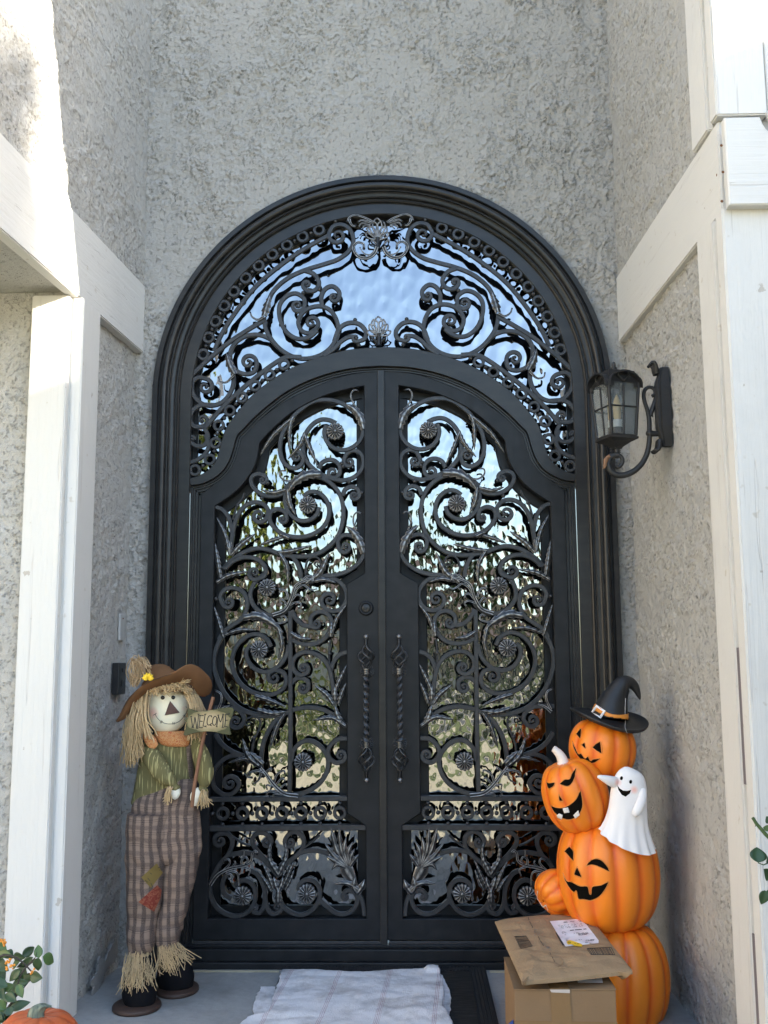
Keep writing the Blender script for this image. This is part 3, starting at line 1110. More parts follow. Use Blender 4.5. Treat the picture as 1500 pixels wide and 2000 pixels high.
for sx in (-1, 1):
    P = smooth(plane(PT, [(530, 1830), (530+sx*30, 1790), (530+sx*60, 1760), (530+sx*90, 1740), (530+sx*85, 1715)], YT), .004)
    mb.tube(np.stack([P[:, 0], np.full(len(P), YT-.003), P[:, 1]], -1), np.linspace(.007, .004, len(P)), 7)
x, z = plane(PT, [(532, 1770)], YT)[0]
mb.tube([(x, YT-.003, z+.02), (x, YT-.003, z-.022)], [.006, .012], 10)
mb.build('palmette_foot', 'pewter', frame, attr='edge')

# ------------------------------------------------------------------ left door leaf
YL = .030                                         # front of the leaf
def half(lst):
    return [tuple(p) for p in lst]
leaf = thing('door_leaf', 'left black iron door leaf with keyhole lock and scrollwork over rippled glass', 'door', (-.372, YL, .085), 'leaves of the double iron door')
LO = [(-.726, .088), (-.726, 1.792), (-.683, 1.826), (-.640, 1.868), (-.612, 1.915), (-.598, 1.948), (-.588, 2.000), (-.580, 2.018), (-.543, 2.050), (-.467, 2.118), (-.356, 2.190),
      (-.19, 2.262), (-.10, 2.284), (-.007, 2.293), (-.007, .088)]
outl = LO[:1]+smooth(LO[1:7], .015).tolist()+smooth(LO[7:14], .015).tolist()+LO[14:]
top = smooth([(-.668, 1.744), (-.611, 1.782), (-.557, 1.831), (-.514, 1.898), (-.498, 1.953), (-.493, 1.995)], .015).tolist()
top += smooth([(-.490, 2.000), (-.444, 2.052), (-.356, 2.127), (-.245, 2.185), (-.150, 2.214), (-.071, 2.229)], .015).tolist()
opening = [(-.668, .165)]+top+[(-.071, 1.470), (-.141, 1.428), (-.141, .551), (-.070, .505), (-.070, .165)]
mb = MB()
mb.slab(outl, [opening], YL, YL+.055, .003)
mb.build('leaf_frame', 'iron', leaf)
ccw = np.array(opening)[::-1]
if .5*np.sum(ccw[:, 0]*np.roll(ccw[:, 1], -1)-np.roll(ccw[:, 0], -1)*ccw[:, 1]) < 0:
    ccw = ccw[::-1]
def clean(l, tol=.010):
    out = [l[0]]
    for p in l[1:]:
        if np.hypot(*(p-out[-1])) > tol:
            out.append(p)
    return np.array(out)
ccw = clean(ccw)
big = offset(ccw, -.02)
small = offset(ccw, .034)
mb = MB()
mb.slab(big, [small], YL+.064, YL+.085, .003)
mb.build('glass_frame', 'iron', leaf)
mb = MB()
mb.slab(offset(ccw, .02), [], YL+.0745, YL+.079)
mb.build('glass_pane', 'glass_leaf', leaf)
mb = MB()
mb.box((-.0155, YL-.012, .070), (.011, YL+.002, 2.292), bev=.002)
astragal = mb.build('astragal', 'iron_trim', leaf)
mb = MB()
mb.box((-.724, YL-.006, .070), (-.0162, YL+.03, .0865), bev=.002)
mb.build('door_sweep', 'iron_scroll', leaf)
YI = YL+.010
R_ = lambda f, tg, *a, **k: f(leaf, tg, *a, **k)
S1 = [
 ([(1040, 490), (1025, 540), (1040, 600), (1085, 650), (1150, 672), (1215, 660), (1275, 615), (1308, 545), (1290, 460), (1235, 385), (1150, 328), (1050, 303), (940, 318), (840, 385), (775, 455), (720, 550), (700, 640), (710, 725), (745, 780), (800, 805), (850, 785), (872, 735), (858, 695)], (825, 722)),
 ([(1110, 472), (1060, 450), (1000, 447), (940, 480), (890, 545), (868, 620), (872, 700), (905, 765), (960, 820), (1020, 855), (1080, 878), (1160, 892), (1240, 870), (1295, 815), (1312, 750), (1290, 695), (1240, 672), (1195, 690), (1172, 730)], (1207, 755)),
 ([(985, 805), (1005, 765), (1050, 742), (1100, 748), (1135, 785), (1138, 825)], (1088, 832)),
 ([(740, 950), (800, 895), (870, 860), (940, 858), (1020, 880), (1090, 930), (1140, 1000), (1163, 1090), (1160, 1190), (1130, 1290), (1070, 1365), (985, 1425), (880, 1450), (790, 1447), (700, 1432), (620, 1402), (540, 1390), (460, 1408), (390, 1445), (330, 1490), (285, 1540)], None),
 ([(740, 975), (690, 1000), (620, 1008), (560, 990), (510, 950), (487, 900), (500, 860), (545, 845), (590, 862)], (573, 890)),
 ([(870, 1010), (920, 978), (980, 982), (1035, 1030), (1060, 1100), (1050, 1180), (1000, 1250), (910, 1298), (810, 1308), (720, 1285), (655, 1235), (622, 1175), (635, 1122), (685, 1102), (735, 1125), (750, 1170)], (720, 1178)),
 ([(765, 950), (738, 1010), (745, 1085), (785, 1150), (850, 1188), (920, 1180), (970, 1140), (985, 1090)], None),
 ([(340, 1380), (350, 1300), (365, 1220), (395, 1140), (445, 1080), (510, 1053), (575, 1065), (612, 1110), (605, 1160)], (547, 1150)),
 ([(228, 1088), (275, 1105), (315, 1150), (340, 1220), (352, 1300)], None),
 ([(960, 1600), (1040, 1592), (1110, 1585), (1190, 1560), (1265, 1510), (1308, 1450), (1308, 1385), (1270, 1330), (1215, 1297), (1160, 1297), (1125, 1335), (1130, 1385)], (1178, 1380)),
 ([(1160, 1005), (1178, 960), (1225, 938), (1270, 960), (1282, 1005)], (1245, 1002)),
 ([(300, 1540), (350, 1490), (420, 1460), (490, 1458), (555, 1485), (592, 1535), (588, 1590), (545, 1612)], (512, 1572)),
]
S2 = [
 ([(590, 75), (545, 110), (500, 165), (482, 230), (495, 290), (540, 345), (610, 378), (690, 378), (745, 345), (785, 300)], None),
 ([(770, -70), (820, -10), (848, 60), (852, 110)], None),
 ([(940, 120), (1010, 100), (1080, 108), (1140, 140), (1180, 195), (1188, 260), (1160, 320), (1105, 350), (1045, 340), (1008, 300), (1005, 262)], (1060, 268)),
 ([(250, 560), (290, 500), (350, 455), (420, 405), (455, 335), (455, 260), (420, 205), (360, 180), (300, 190), (262, 240), (275, 290)], (322, 285)),
 ([(310, 500), (262, 560), (228, 640), (215, 720), (228, 810), (262, 900), (320, 990), (400, 1060), (490, 1100), (590, 1120), (690, 1115), (765, 1090)], None),
 ([(632, 610), (605, 560), (555, 525), (495, 522), (430, 555), (375, 620), (348, 710), (362, 800), (412, 885), (490, 942), (580, 965), (665, 955), (728, 910), (745, 850), (720, 800), (675, 785)], (657, 838)),
 ([(762, 600), (748, 670), (705, 740), (640, 785), (570, 795), (505, 765), (462, 705), (455, 640), (485, 600)], None),
 ([(776, 350), (776, 800), (776, 1300), (770, 1695)], None),
 ([(785, 345), (815, 405), (865, 450), (920, 462), (960, 452)], None),
 ([(790, 560), (850, 588), (920, 595), (990, 578), (1045, 530), (1075, 460), (1070, 400), (1030, 362), (975, 358), (930, 390), (925, 430)], (965, 442)),
 ([(1105, 1040), (1092, 950), (1082, 860), (1060, 770), (1015, 700), (950, 662), (880, 652), (820, 680), (792, 735), (805, 790), (850, 820), (895, 805)], (872, 772)),
 ([(785, 880), (815, 848), (862, 842), (903, 868), (908, 910)], (867, 913)),
 ([(1190, 650), (1140, 670), (1095, 720), (1072, 785)], None),
 ([(780, 1080), (850, 1062), (930, 1058), (1010, 1072), (1080, 1105), (1140, 1150), (1190, 1200)], None),
 ([(215, 1060), (300, 1058), (370, 1065), (420, 1100), (438, 1150), (415, 1190)], (374, 1160)),
 ([(225, 1250), (270, 1320), (340, 1375), (430, 1412), (500, 1440)], None),
 ([(735, 1095), (680, 1140), (620, 1220), (580, 1310), (565, 1400), (560, 1500), (575, 1560)], None),
]
S3 = [
 ([(520, 130), (430, 100), (350, 98), (280, 130), (225, 195), (203, 265), (220, 330), (275, 378), (335, 382), (380, 350), (400, 305), (380, 268)], (332, 302)),
 ([(785, 140), (795, 70), (835, 15), (890, -12), (955, 0), (1015, 50), (1052, 120), (1045, 210), (1000, 290), (930, 345), (850, 378), (760, 385)], None),
 ([(1190, -28), (1125, -22), (1075, 15), (1052, 65), (1065, 115), (1110, 150), (1155, 140)], (1143, 97)),
 ([(370, 1050), (420, 1012), (475, 1022), (515, 1075), (518, 1155), (478, 1230), (400, 1272), (310, 1258), (235, 1205), (195, 1130), (190, 1055), (215, 975), (265, 885), (315, 830), (345, 770), (350, 715), (320, 672), (275, 668)], (262, 722)),
 ([(330, 955), (292, 995), (278, 1055), (295, 1110), (345, 1145)], None),
 ([(330, 825), (420, 812), (510, 822), (580, 865), (640, 925), (690, 990)], None),
 ([(680, 960), (610, 880), (545, 810), (502, 750), (500, 700), (540, 665), (590, 668), (625, 700)], (600, 733)),
 ([(695, 975), (740, 900), (800, 850), (850, 800), (875, 745), (865, 690), (820, 658), (775, 665), (745, 700)], (774, 733)),
 ([(830, 815), (900, 795), (980, 795), (1060, 815)], None),
 ([(480, 940), (530, 965), (570, 1030), (590, 1110), (582, 1200), (550, 1250), (512, 1245)], (520, 1215)),
 ([(590, 1130), (605, 1210), (645, 1258), (690, 1245)], (682, 1205)),
 ([(700, 1160), (735, 1215), (800, 1255), (870, 1262), (940, 1225), (985, 1155), (990, 1075), (950, 1018), (890, 1008), (845, 1040), (835, 1085)], None),
 ([(985, 1150), (1045, 1205), (1115, 1252), (1190, 1255), (1245, 1215), (1268, 1150), (1245, 1098), (1195, 1085), (1160, 1115)], (1180, 1132)),
 ([(1270, 1095), (1305, 1170), (1318, 1270)], None),
]
for lst, tg in ((S1, D1), (S2, D2), (S3, D3)):
    for pts, c in lst:
        R_(scroll, tg, pts, YI, c)
# thin stalks with a bud
for tg, pts, c in ((D1, [(440, 985), (420, 1035), (385, 1080), (355, 1180)], None), (D1, [(890, 1600), (888, 1540), (900, 1485), (935, 1455), (980, 1462), (1000, 1500)], (972, 1503)),
                   (D2, [(495, 1390), (500, 1330), (530, 1250), (555, 1190), (545, 1140), (500, 1125), (455, 1140)], (466, 1170)),
                   (D2, [(1062, 770), (1060, 660), (1068, 560)], None), (D3, [(350, 690), (430, 740), (480, 760)], None), (D3, [(880, 770), (930, 735), (990, 680)], None)):
    R_(scroll, tg, pts, YI, c, .008, 1.2, 'stalk')
for tg, ps in ((D1, ((1152, 768), (1163, 790), (1208, 905), (387, 1078), (607, 912), (890, 1570), (1300, 985), (566, 1022))), (D2, ((893, 628), (1062, 662), (510, 1280), (232, 260))),
               (D3, ((205, 522), (353, 522), (497, 522), (641, 522), (783, 520), (924, 518), (1067, 516)))):
    for p in ps:
        R_(ball, tg, p, YI)
for x in (280, 425, 568, 713, 853, 995, 1138):
    R_(ring, D3, (x, 522-(x-280)*.006), YI, 1.02)
    R_(ball, D3, (x, 449-(x-280)*.006), YI, .95)
    R_(ball, D3, (x, 602-(x-280)*.006), YI, .95)
for pts, w in (([(188, 418), (1192, 411)], .019), ([(183, 632), (1328, 622)], .021)):
    P = smooth(plane(D3, pts, YI), .05)
    mb = MB()
    bar(mb, P, w, YI-.006, .03)
    mb.build('crossbar', 'iron_scroll', leaf)
for tg, p in ((D1, (1105, 537)), (D1, (905, 1075)), (D2, (608, 180)), (D2, (550, 633)), (D3, (870, 143)), (D3, (428, 1122)), (D3, (898, 1105))):
    R_(rosette, tg, p, YI)
Z_ = 1/1875.                                       # one zoomed pixel in metres
L1 = [
 ([(1312, 520), (1292, 440), (1245, 375), (1180, 335)], 66, 5), ([(790, 440), (720, 500), (640, 580), (555, 715)], 36, 7), ([(788, 455), (770, 540), (772, 690)], 30, 6), ([(800, 430), (765, 500)], 42, 3),
 ([(882, 550), (845, 640), (760, 740)], 34, 6), ([(882, 560), (920, 660), (978, 785)], 32, 6), ([(1000, 848), (900, 856), (815, 905), (755, 985)], 74, 5), ([(745, 962), (650, 985), (560, 962)], 34, 5),
 ([(755, 960), (770, 1060), (815, 1150)], 42, 5), ([(335, 1440), (300, 1290), (238, 1165)], 34, 7), ([(345, 1440), (420, 1360), (522, 1285)], 46, 6), ([(332, 1350), (340, 1450)], 50, 3),
 ([(268, 1610), (250, 1500), (228, 1355)], 40, 7), ([(240, 1640), (330, 1590), (472, 1560)], 40, 6), ([(770, 1318), (720, 1295), (690, 1290)], 36, 3), ([(720, 1310), (640, 1335), (548, 1372)], 34, 5),
 ([(690, 1422), (790, 1410), (935, 1372)], 38, 6), ([(700, 1430), (750, 1520), (762, 1650)], 38, 6), ([(930, 1625), (1000, 1560), (1060, 1425)], 46, 6), ([(930, 1640), (1020, 1620), (1115, 1645)], 34, 5), ([(890, 1650), (965, 1585)], 44, 3),
 ([(1312, 1425), (1282, 1340), (1235, 1270), (1185, 1230)], 66, 5)]
L2 = [
 ([(440, 398), (540, 388), (640, 435), (725, 510)], 66, 5), ([(300, 525), (400, 490), (522, 490)], 32, 5), ([(290, 545), (255, 430), (222, 318)], 30, 7), ([(690, 470), (715, 590), (690, 710)], 36, 6), ([(780, 510), (850, 550), (932, 556)], 38, 5),
 ([(520, 970), (620, 1000), (742, 1050)], 36, 5), ([(540, 1072), (640, 1098), (745, 1085)], 44, 5), ([(735, 1100), (680, 1190), (625, 1362)], 38, 7), ([(1090, 970), (1130, 870), (1190, 745)], 32, 7), ([(1130, 1030), (1150, 960), (1186, 875)], 32, 5),
 ([(1090, 1030), (1040, 960), (955, 895)], 40, 6), ([(1105, 1000), (1100, 900)], 46, 3), ([(1180, 1192), (1080, 1130), (945, 1150)], 40, 6), ([(1150, 1175), (1120, 1105), (1105, 1040)], 50, 4), ([(1072, 540), (1080, 430)], 42, 4), ([(1085, 505), (1120, 400), (1188, 305)], 30, 6),
 ([(560, 1490), (470, 1410), (428, 1285)], 48, 6), ([(575, 1470), (480, 1380)], 50, 3), ([(700, 1105), (650, 1110)], 40, 2)]
L3 = [
 ([(545, 132), (440, 118), (318, 150)], 32, 5), ([(690, 965), (650, 900), (612, 835)], 54, 4), ([(690, 965), (720, 900), (758, 835)], 54, 4), ([(640, 900), (622, 800), (635, 735)], 32, 5), ([(730, 895), (748, 800), (738, 735)], 32, 5),
 ([(690, 1085), (668, 1030), (655, 980)], 50, 3), ([(690, 1085), (716, 1030), (722, 980)], 50, 3), ([(655, 1070), (618, 970), (568, 868)], 32, 7), ([(720, 1060), (760, 970), (802, 868)], 32, 7), ([(688, 1165), (690, 1110), (690, 1060)], 56, 3),
 ([(640, 1090), (600, 1020), (560, 970)], 30, 5), ([(740, 1080), (775, 1010), (805, 930)], 30, 5),
 ([(1195, 905), (1120, 790), (1072, 620)], 48, 3), ([(1195, 900), (1150, 780), (1132, 625)], 44, 3), ([(1200, 890), (1172, 790), (1186, 690)], 46, 2), ([(1205, 890), (1202, 800), (1235, 725)], 44, 2), ([(1210, 895), (1222, 830), (1250, 775)], 40, 2),
 ([(1185, 900), (1100, 830), (1028, 735)], 46, 3), ([(1180, 905), (1100, 860), (1035, 828)], 44, 2), ([(1185, 910), (1120, 890), (1080, 932)], 40, 2), ([(1215, 900), (1250, 850), (1280, 815)], 38, 2),
 ([(1175, 905), (1215, 975), (1268, 1050)], 96, 1), ([(1265, 1100), (1300, 1055), (1322, 1000)], 54, 2), ([(1275, 1075), (1200, 1030), (1095, 1030)], 44, 3), ([(1265, 1100), (1240, 1050), (1255, 975)], 46, 2)]
for lst, tg in ((L1, D1), (L2, D2), (L3, D3)):
    for pts, w, lb in lst:
        R_(aleaf, tg, pts, YI, w*Z_, lb, mat='pewter')
q = lambda s: [(p, a*Z_, b*Z_) for p, a, b in s]
R_(spray, D1, q([([(1265, 370), (1228, 310), (1222, 265), (1245, 235), (1272, 240)], 14, 12)]), YI)
R_(spray, D1, q([([(1262, 1262), (1240, 1210), (1242, 1155), (1268, 1128), (1298, 1138)], 14, 12)]), YI)
R_(spray, D1, q([([(810, 895), (750, 900), (705, 870), (705, 830), (740, 825)], 16, 12)]), YI)
R_(spray, D2, q([([(640, 435), (700, 440), (748, 420), (735, 385), (705, 400)], 16, 12)]), YI)
R_(spray, D2, q([([(245, 1080), (275, 1010), (270, 955), (232, 932)], 22, 14), ([(240, 1100), (290, 1060), (340, 1040)], 30, 10)]), YI)
R_(spray, D2, q([([(650, 380), (735, 345), (785, 260), (815, 170), (880, 130), (935, 118), (948, 140)], 34, 18), ([(795, 240), (830, 185), (875, 160), (905, 182), (882, 205)], 20, 12), ([(775, 290), (820, 235), (852, 240), (852, 268)], 20, 12),
                   ([(765, 310), (825, 285), (858, 302), (842, 328)], 18, 12), ([(765, 260), (745, 205), (705, 195), (700, 225)], 20, 12), ([(755, 310), (722, 265), (698, 280), (722, 300)], 16, 12), ([(840, 160), (890, 105), (935, 95), (945, 125)], 22, 14),
                   ([(885, 165), (930, 195), (968, 190)], 18, 8), ([(720, 200), (690, 185)], 14, 8)]), YI)
R_(spray, D3, q([([(835, 388), (735, 372), (660, 310), (600, 230), (555, 175)], 38, 22), ([(595, 220), (540, 205), (480, 220), (468, 250), (498, 255)], 22, 14), ([(565, 225), (545, 275), (505, 302)], 22, 8), ([(600, 215), (640, 185), (632, 210)], 16, 10),
                   ([(655, 300), (680, 235), (728, 205), (738, 225)], 22, 12), ([(670, 315), (715, 262), (740, 280)], 20, 10), ([(695, 340), (745, 300), (748, 320)], 16, 9), ([(645, 320), (605, 310), (608, 340)], 16, 10), ([(690, 365), (625, 355), (602, 385), (625, 395)], 20, 12), ([(720, 378), (660, 378), (655, 402)], 16, 10)]), YI)
R_(spray, D3, q([([(195, 1040), (250, 965), (335, 920), (430, 900), (490, 870), (502, 810), (525, 790), (538, 812)], 32, 18), ([(290, 935), (335, 885), (328, 850), (292, 862)], 20, 12), ([(350, 915), (378, 880), (368, 862)], 18, 10),
                   ([(425, 895), (428, 850), (458, 838), (470, 868), (450, 885)], 20, 12), ([(440, 845), (440, 785)], 16, 6), ([(330, 935), (390, 955), (402, 1050)], 22, 8), ([(305, 950), (352, 970), (345, 1002), (322, 990)], 18, 12), ([(430, 905), (482, 930), (470, 978)], 22, 8)]), YI)
# pull handle of twisted bar with two basket twists
def handle(px, py0, py1, name='pull_handle'):
    t0, t1 = at(px, py0, YL-.045), at(px, py1, YL-.045)
    x, y, za, zb = t0[0], YL-.045, t0[2], t1[2]
    H = za-zb
    root = MB()
    P, rr = [], []
    n = 60
    zs = np.linspace(za-H*.275, zb+H*.275, n)
    a4 = np.array((0, .5, 1, 1.5))*math.pi
    rows = []
    for i, z in enumerate(zs):
        a = a4+i/n*2*math.pi*2.2
        rows.append([(x+.0115*math.cos(t), y+.0115*math.sin(t), z) for t in a])
    root.grid(rows, closev=True, smooth=False)
    h = root.build(name, 'handle_iron', leaf)
    for top_ in (1, -1):
        ze = za if top_ > 0 else zb
        s = top_
        mb = MB()
        mb.sphere((x, y, ze-s*.008), .0105, 14, 10, val=.45)
        mb.tube([(x, y, ze-s*.014), (x, y, ze-s*.045)], [.006, .008], 10)
        mb.build('finial', 'pewter', h, attr='edge')
        mb = MB()
        for k in range(4):
            u = np.linspace(0, 1, 22)
            rad = .004+.026*np.sin(np.pi*u)**1.15
            a = k*math.pi/2+u*math.pi*1.15*1
            mb.tube(np.stack([x+rad*np.cos(a), y+rad*np.sin(a), ze-s*(.040+u*H*.165)], -1), .0042, 7)
        mb.build('basket_twist', 'handle_iron', h)
        mb = MB()
        zc = ze-s*(.040+H*.165+.008)
        for d in (-.008, 0, .008):
            mb.tube([(x, y, zc+d-.003), (x, y, zc+d+.003)], .0128, 12, val=.35)
        mb.tube([(x, y, zc), (x, YL-.002, zc)], .008, 8)
        mb.build('collar', 'pewter', h, attr='edge')
        mb = MB()
        for k in range(18):
            a = k/18*2*math.pi
            L = .030 if abs(math.cos(a)) > .5 else .020
            c = np.array((x, YL-.004, zc))
            d = np.array((math.cos(a), 0, math.sin(a)))
            mb.tube([c+d*.008, c+d*L*.7, c+d*L], [.0022, .0036, .0016], 6)
        a = np.linspace(0, 2*math.pi, 24, endpoint=False)
        R = np.where(np.abs(np.cos(a)) > .5, .028, .019)
        mb.grid([[(x, YL-.0035, zc)]*24, np.stack([x+R*np.cos(a), np.full(24, YL-.0015), zc+R*np.sin(a)], -1)], closev=True)
        mb.build('back_plate', 'iron_scroll', h)
    return h
handle(715, 1240, 1528)
c = at(715, 1188, YL)
lock = MB()
a = np.linspace(0, 2*math.pi, 36, endpoint=False)
for rings in ([(.029, .0), (.029, -.006), (.026, -.011), (.019, -.013), (.0185, -.009), (.016, -.009)],):
    lock.grid([[(c[0]+r*math.cos(t), c[1]+y, c[2]+r*math.sin(t)) for t in a] for r, y in rings], closev=True)
dead = lock.build('deadbolt', 'iron', leaf)
lock = MB()
lock.grid([[(c[0]+r*math.cos(t), c[1]+y, c[2]+r*math.sin(t)) for t in a] for r, y in ((.017, -.008), (.0165, -.0125), (.015, -.0135), (0.0001, -.0135))], closev=True)
cyl = lock.build('lock_cylinder', 'iron_trim', dead)
lock = MB()
lock.box((c[0]-.0018, c[1]-.0150, c[2]-.011), (c[0]+.0018, c[1]-.0132, c[2]-.002))
lock.sphere((c[0], c[1]-.0135, c[2]-.003), .0042, 10, 6, scale=(1, .25, 1))
lock.build('keyhole', 'black', dead)

# ---- right leaf: the same parts mirrored about the middle of the doorway
leaf2 = copy_tree(leaf)
leaf2.location.x = -leaf.location.x
leaf2.scale = (-1, 1, 1)
leaf2['label'] = 'right black iron door leaf without a lock, partly behind the stacked pumpkins'
for ch in list(leaf2.children):
    if ch.name.startswith(('deadbolt', 'astragal')):
        for g in list(ch.children):
            bpy.data.objects.remove(g)
        bpy.data.objects.remove(ch)
# ------------------------------------------------------------------ across the street (seen in the glass)
def leaf_cloud(mb, c, rad, n, size, seed, mi=0, squash=1.0):
    r = np.random.default_rng(seed)
    blobs = r.normal(size=(9, 3))
    blobs /= np.linalg.norm(blobs, axis=1, keepdims=True)
    blobs *= r.uniform(.25, .75, (9, 1))
    k = r.integers(0, 9, n)
    d = r.normal(size=(n, 3))
    d /= np.linalg.norm(d, axis=1, keepdims=True)
    P = (blobs[k]+d*r.uniform(.18, .46, (n, 1)))*rad
    P[:, 2] *= squash
    P += np.asarray(c)
    A = r.normal(size=(n, 3))
    A /= np.linalg.norm(A, axis=1, keepdims=True)
    B = np.cross(A, r.normal(size=(n, 3)))
    B /= np.linalg.norm(B, axis=1, keepdims=True)
    s = size*r.uniform(.6, 1.3, (n, 1))
    V = np.stack([P-A*s, P+B*s*.45, P+A*s, P-B*s*.45], 1).reshape(-1, 3)
    mb.add(V, np.arange(4*n).reshape(-1, 4), mi, False)
def tree(x, y, h, rad, label, seed, mat='foliage', n=1500, group=None):
    t = thing('tree', label, 'tree', (x, y, -.2), group)
    r = np.random.default_rng(seed)
    mb = MB()
    P = np.array([(x, y, -.2), (x+.1, y, h*.25), (x-.05, y+.1, h*.5), (x+.05, y, h*.8)])
    mb.tube(smooth(P, .3), np.linspace(.20, .06, len(smooth(P, .3))), 9)
    for k in range(5):
        a = r.uniform(0, 6.3)
        b = np.array((x, y, h*r.uniform(.35, .6)))
        e = b+np.array((math.cos(a)*rad*.6, math.sin(a)*rad*.6, rad*.6))
        mb.tube(smooth([b, (b+e)/2+(0, 0, .1), e], .3), np.linspace(.07, .02, len(smooth([b, (b+e)/2+(0, 0, .1), e], .3))), 6)
    mb.build('trunk', 'bark', t)
    mb = MB()
    leaf_cloud(mb, (x, y, h*.72), rad, n, .22, seed)
    mb.build('crown', mat, t)
tree(4.6, -12.8, 3.6, 1.7, 'small yellow green tree on the lawn, mirrored in the right door leaf', 3, 'foliage_yellow', 1800)
tree(-3.7, -13.3, 5.4, 1.5, 'pale yellow green tree on the lawn, mirrored in the left door leaf', 21, 'foliage_yellow', 1800)
tree(-5.5, -28, 6.2, 2.6, 'dark leafy tree across the street, left of the tan house', 5, 'foliage')
tree(1.2, -27.5, 5.4, 2.2, 'broad tree across the street in front of the tan house', 8, 'foliage')
tree(8.5, -27, 6.6, 2.8, 'tall dark tree across the street, right of the tan house', 9, 'foliage')
tree(-9.5, -40, 8.5, 3.6, 'tall tree rising behind the roofs across the street', 12, 'foliage')
st_ = thing('tree', 'tall sparse street tree standing far to the right of the house', 'tree', (24, -10.4, -.2))
mb = MB()
P = smooth([(24, -10.4, -.2), (24.1, -10.3, 4), (23.9, -10.5, 8), (24, -10.4, 13)], .5)
mb.tube(P, np.linspace(.22, .05, len(P)), 9)
for a_, z_ in ((.5, 7.5), (2.4, 8.5), (4.2, 9.5), (5.5, 10.5), (1.6, 11)):
    b = np.array((24, -10.4, z_))
    e = b+np.array((math.cos(a_)*1.5, math.sin(a_)*1.5, 1.6))
    P = smooth([b, (b+e)/2-(0, 0, .1), e], .3)
    mb.tube(P, np.linspace(.08, .02, len(P)), 6)
mb.build('trunk', 'bark', st_)
mb = MB()
leaf_cloud(mb, (24, -9.5, 11.6), 2.2, 5200, .22, 77, squash=1.7)
mb.build('crown', 'foliage', st_)
def hedge(x0, x1, y, h, label, mat, seed):
    mb = MB()
    for i, x in enumerate(np.arange(x0, x1, .8)):
        leaf_cloud(mb, (x, y, h*.45), .75, 260, .09, seed+i, squash=h*.8)
    o = mb.build('hedge', mat, origin=(x0, y, -.2))
    tag(o, label, 'hedge')
hedge(-4.5, -.2, -12.4, 1.0, 'bright yellow green hedge along the far edge of the driveway', 'foliage_yellow', 40)
hedge(1.5, 7.0, -25.9, 1.1, 'dark hedge in front of the tan house across the street', 'foliage', 70)
def far_house(x0, x1, y, hw, hr, wall, label, seed):
    t = thing('far_house', label, 'house', ((x0+x1)/2, y, -.1))
    mb = MB()
    mb.box((x0, y-8, -.1), (x1, y, hw))
    mb.build('wall', wall, t)
    mb = MB()
    a, b = x0-.5, x1+.5
    mb.add([(a, y+.6, hw-.05), (b, y+.6, hw-.05), (b-2, y-4, hr), (a+2, y-4, hr), (a, y-8.6, hw-.05), (b, y-8.6, hw-.05)],
           [(0, 1, 2, 3), (3, 2, 5, 4), (0, 3, 4), (1, 5, 2)], smooth=False)
    mb.build('roof', 'roof_tile', t, solid=.12)
    mb = MB()
    mb.box((x0+.8, y-.05, -.05), (x0+5.4, y+.04, 2.15))
    g = mb.build('garage_door', 'garage_door', t)
    for i in range(4):
        mb = MB()
        mb.box((x0+.85, y+.045, .02+i*.53), (x0+5.35, y+.06, .50+i*.53))
        mb.build('panel', 'garage_door', g)
    for wx in (x0+6.4, x0+9.2):
        if wx+1.6 < x1:
            mb = MB()
            mb.box((wx, y-.05, .8), (wx+1.7, y+.02, 2.0))
            f = mb.build('window', 'dark_window', t)
            mb = MB()
            for q in ((wx-.08, wx+1.78, .72, .80), (wx-.08, wx+1.78, 2.0, 2.08), (wx-.08, wx, .8, 2.0), (wx+1.7, wx+1.78, .8, 2.0), (wx+.82, wx+.88, .8, 2.0)):
                mb.box((q[0], y+.021, q[2]), (q[1], y+.06, q[3]))
            mb.build('window_frame', 'garage_door', f)
nb = thing('bounce_building', 'two storey pale house added out of view on the left to bounce light', 'house', (-11, -7, -.2))  # unseen house, added to bounce warm light onto the right wall
mb = MB()
mb.box((-18, -16, -.2), (-8.5, .5, 5.6))
mb.build('wall', 'pale_wall', nb)
mb = MB()
mb.add([(-8.0, -16.5, 5.5), (-8.0, 1, 5.5), (-11, -2, 7.4), (-11, -13.5, 7.4), (-18.5, -16.5, 5.5), (-18.5, 1, 5.5)], [(0, 1, 2, 3), (4, 3, 2, 5), (0, 3, 4), (1, 5, 2)], smooth=False)
mb.build('roof', 'roof_tile', nb, solid=.12)
for y_ in (-13.5, -9.5, -5.5, -2.0):
    for z_ in (.9, 3.4):
        mb = MB()
        mb.box((-8.55, y_, z_), (-8.44, y_+1.3, z_+1.3))
        w_ = mb.build('window', 'dark_window', nb)
        mb = MB()
        for q in ((y_-.08, y_, z_, z_+1.3), (y_+1.3, y_+1.38, z_, z_+1.3), (y_-.08, y_+1.38, z_-.08, z_), (y_-.08, y_+1.38, z_+1.3, z_+1.38)):
            mb.box((-8.49, q[0], q[2]), (-8.40, q[1], q[3]))
        mb.build('window_frame', 'garage_door', w_)
far_house(-6.5, 6.0, -32, 2.7, 4.3, 'tan_wall', 'low tan house with a brown roof straight across the street', 1)
far_house(-22, -8.5, -33, 2.7, 4.5, 'grey_wall', 'low grey house across the street, left of the tan one', 2)
far_house(8.8, 22, -33, 2.8, 4.6, 'grey_wall', 'low grey house across the street, right of the tan one', 3)
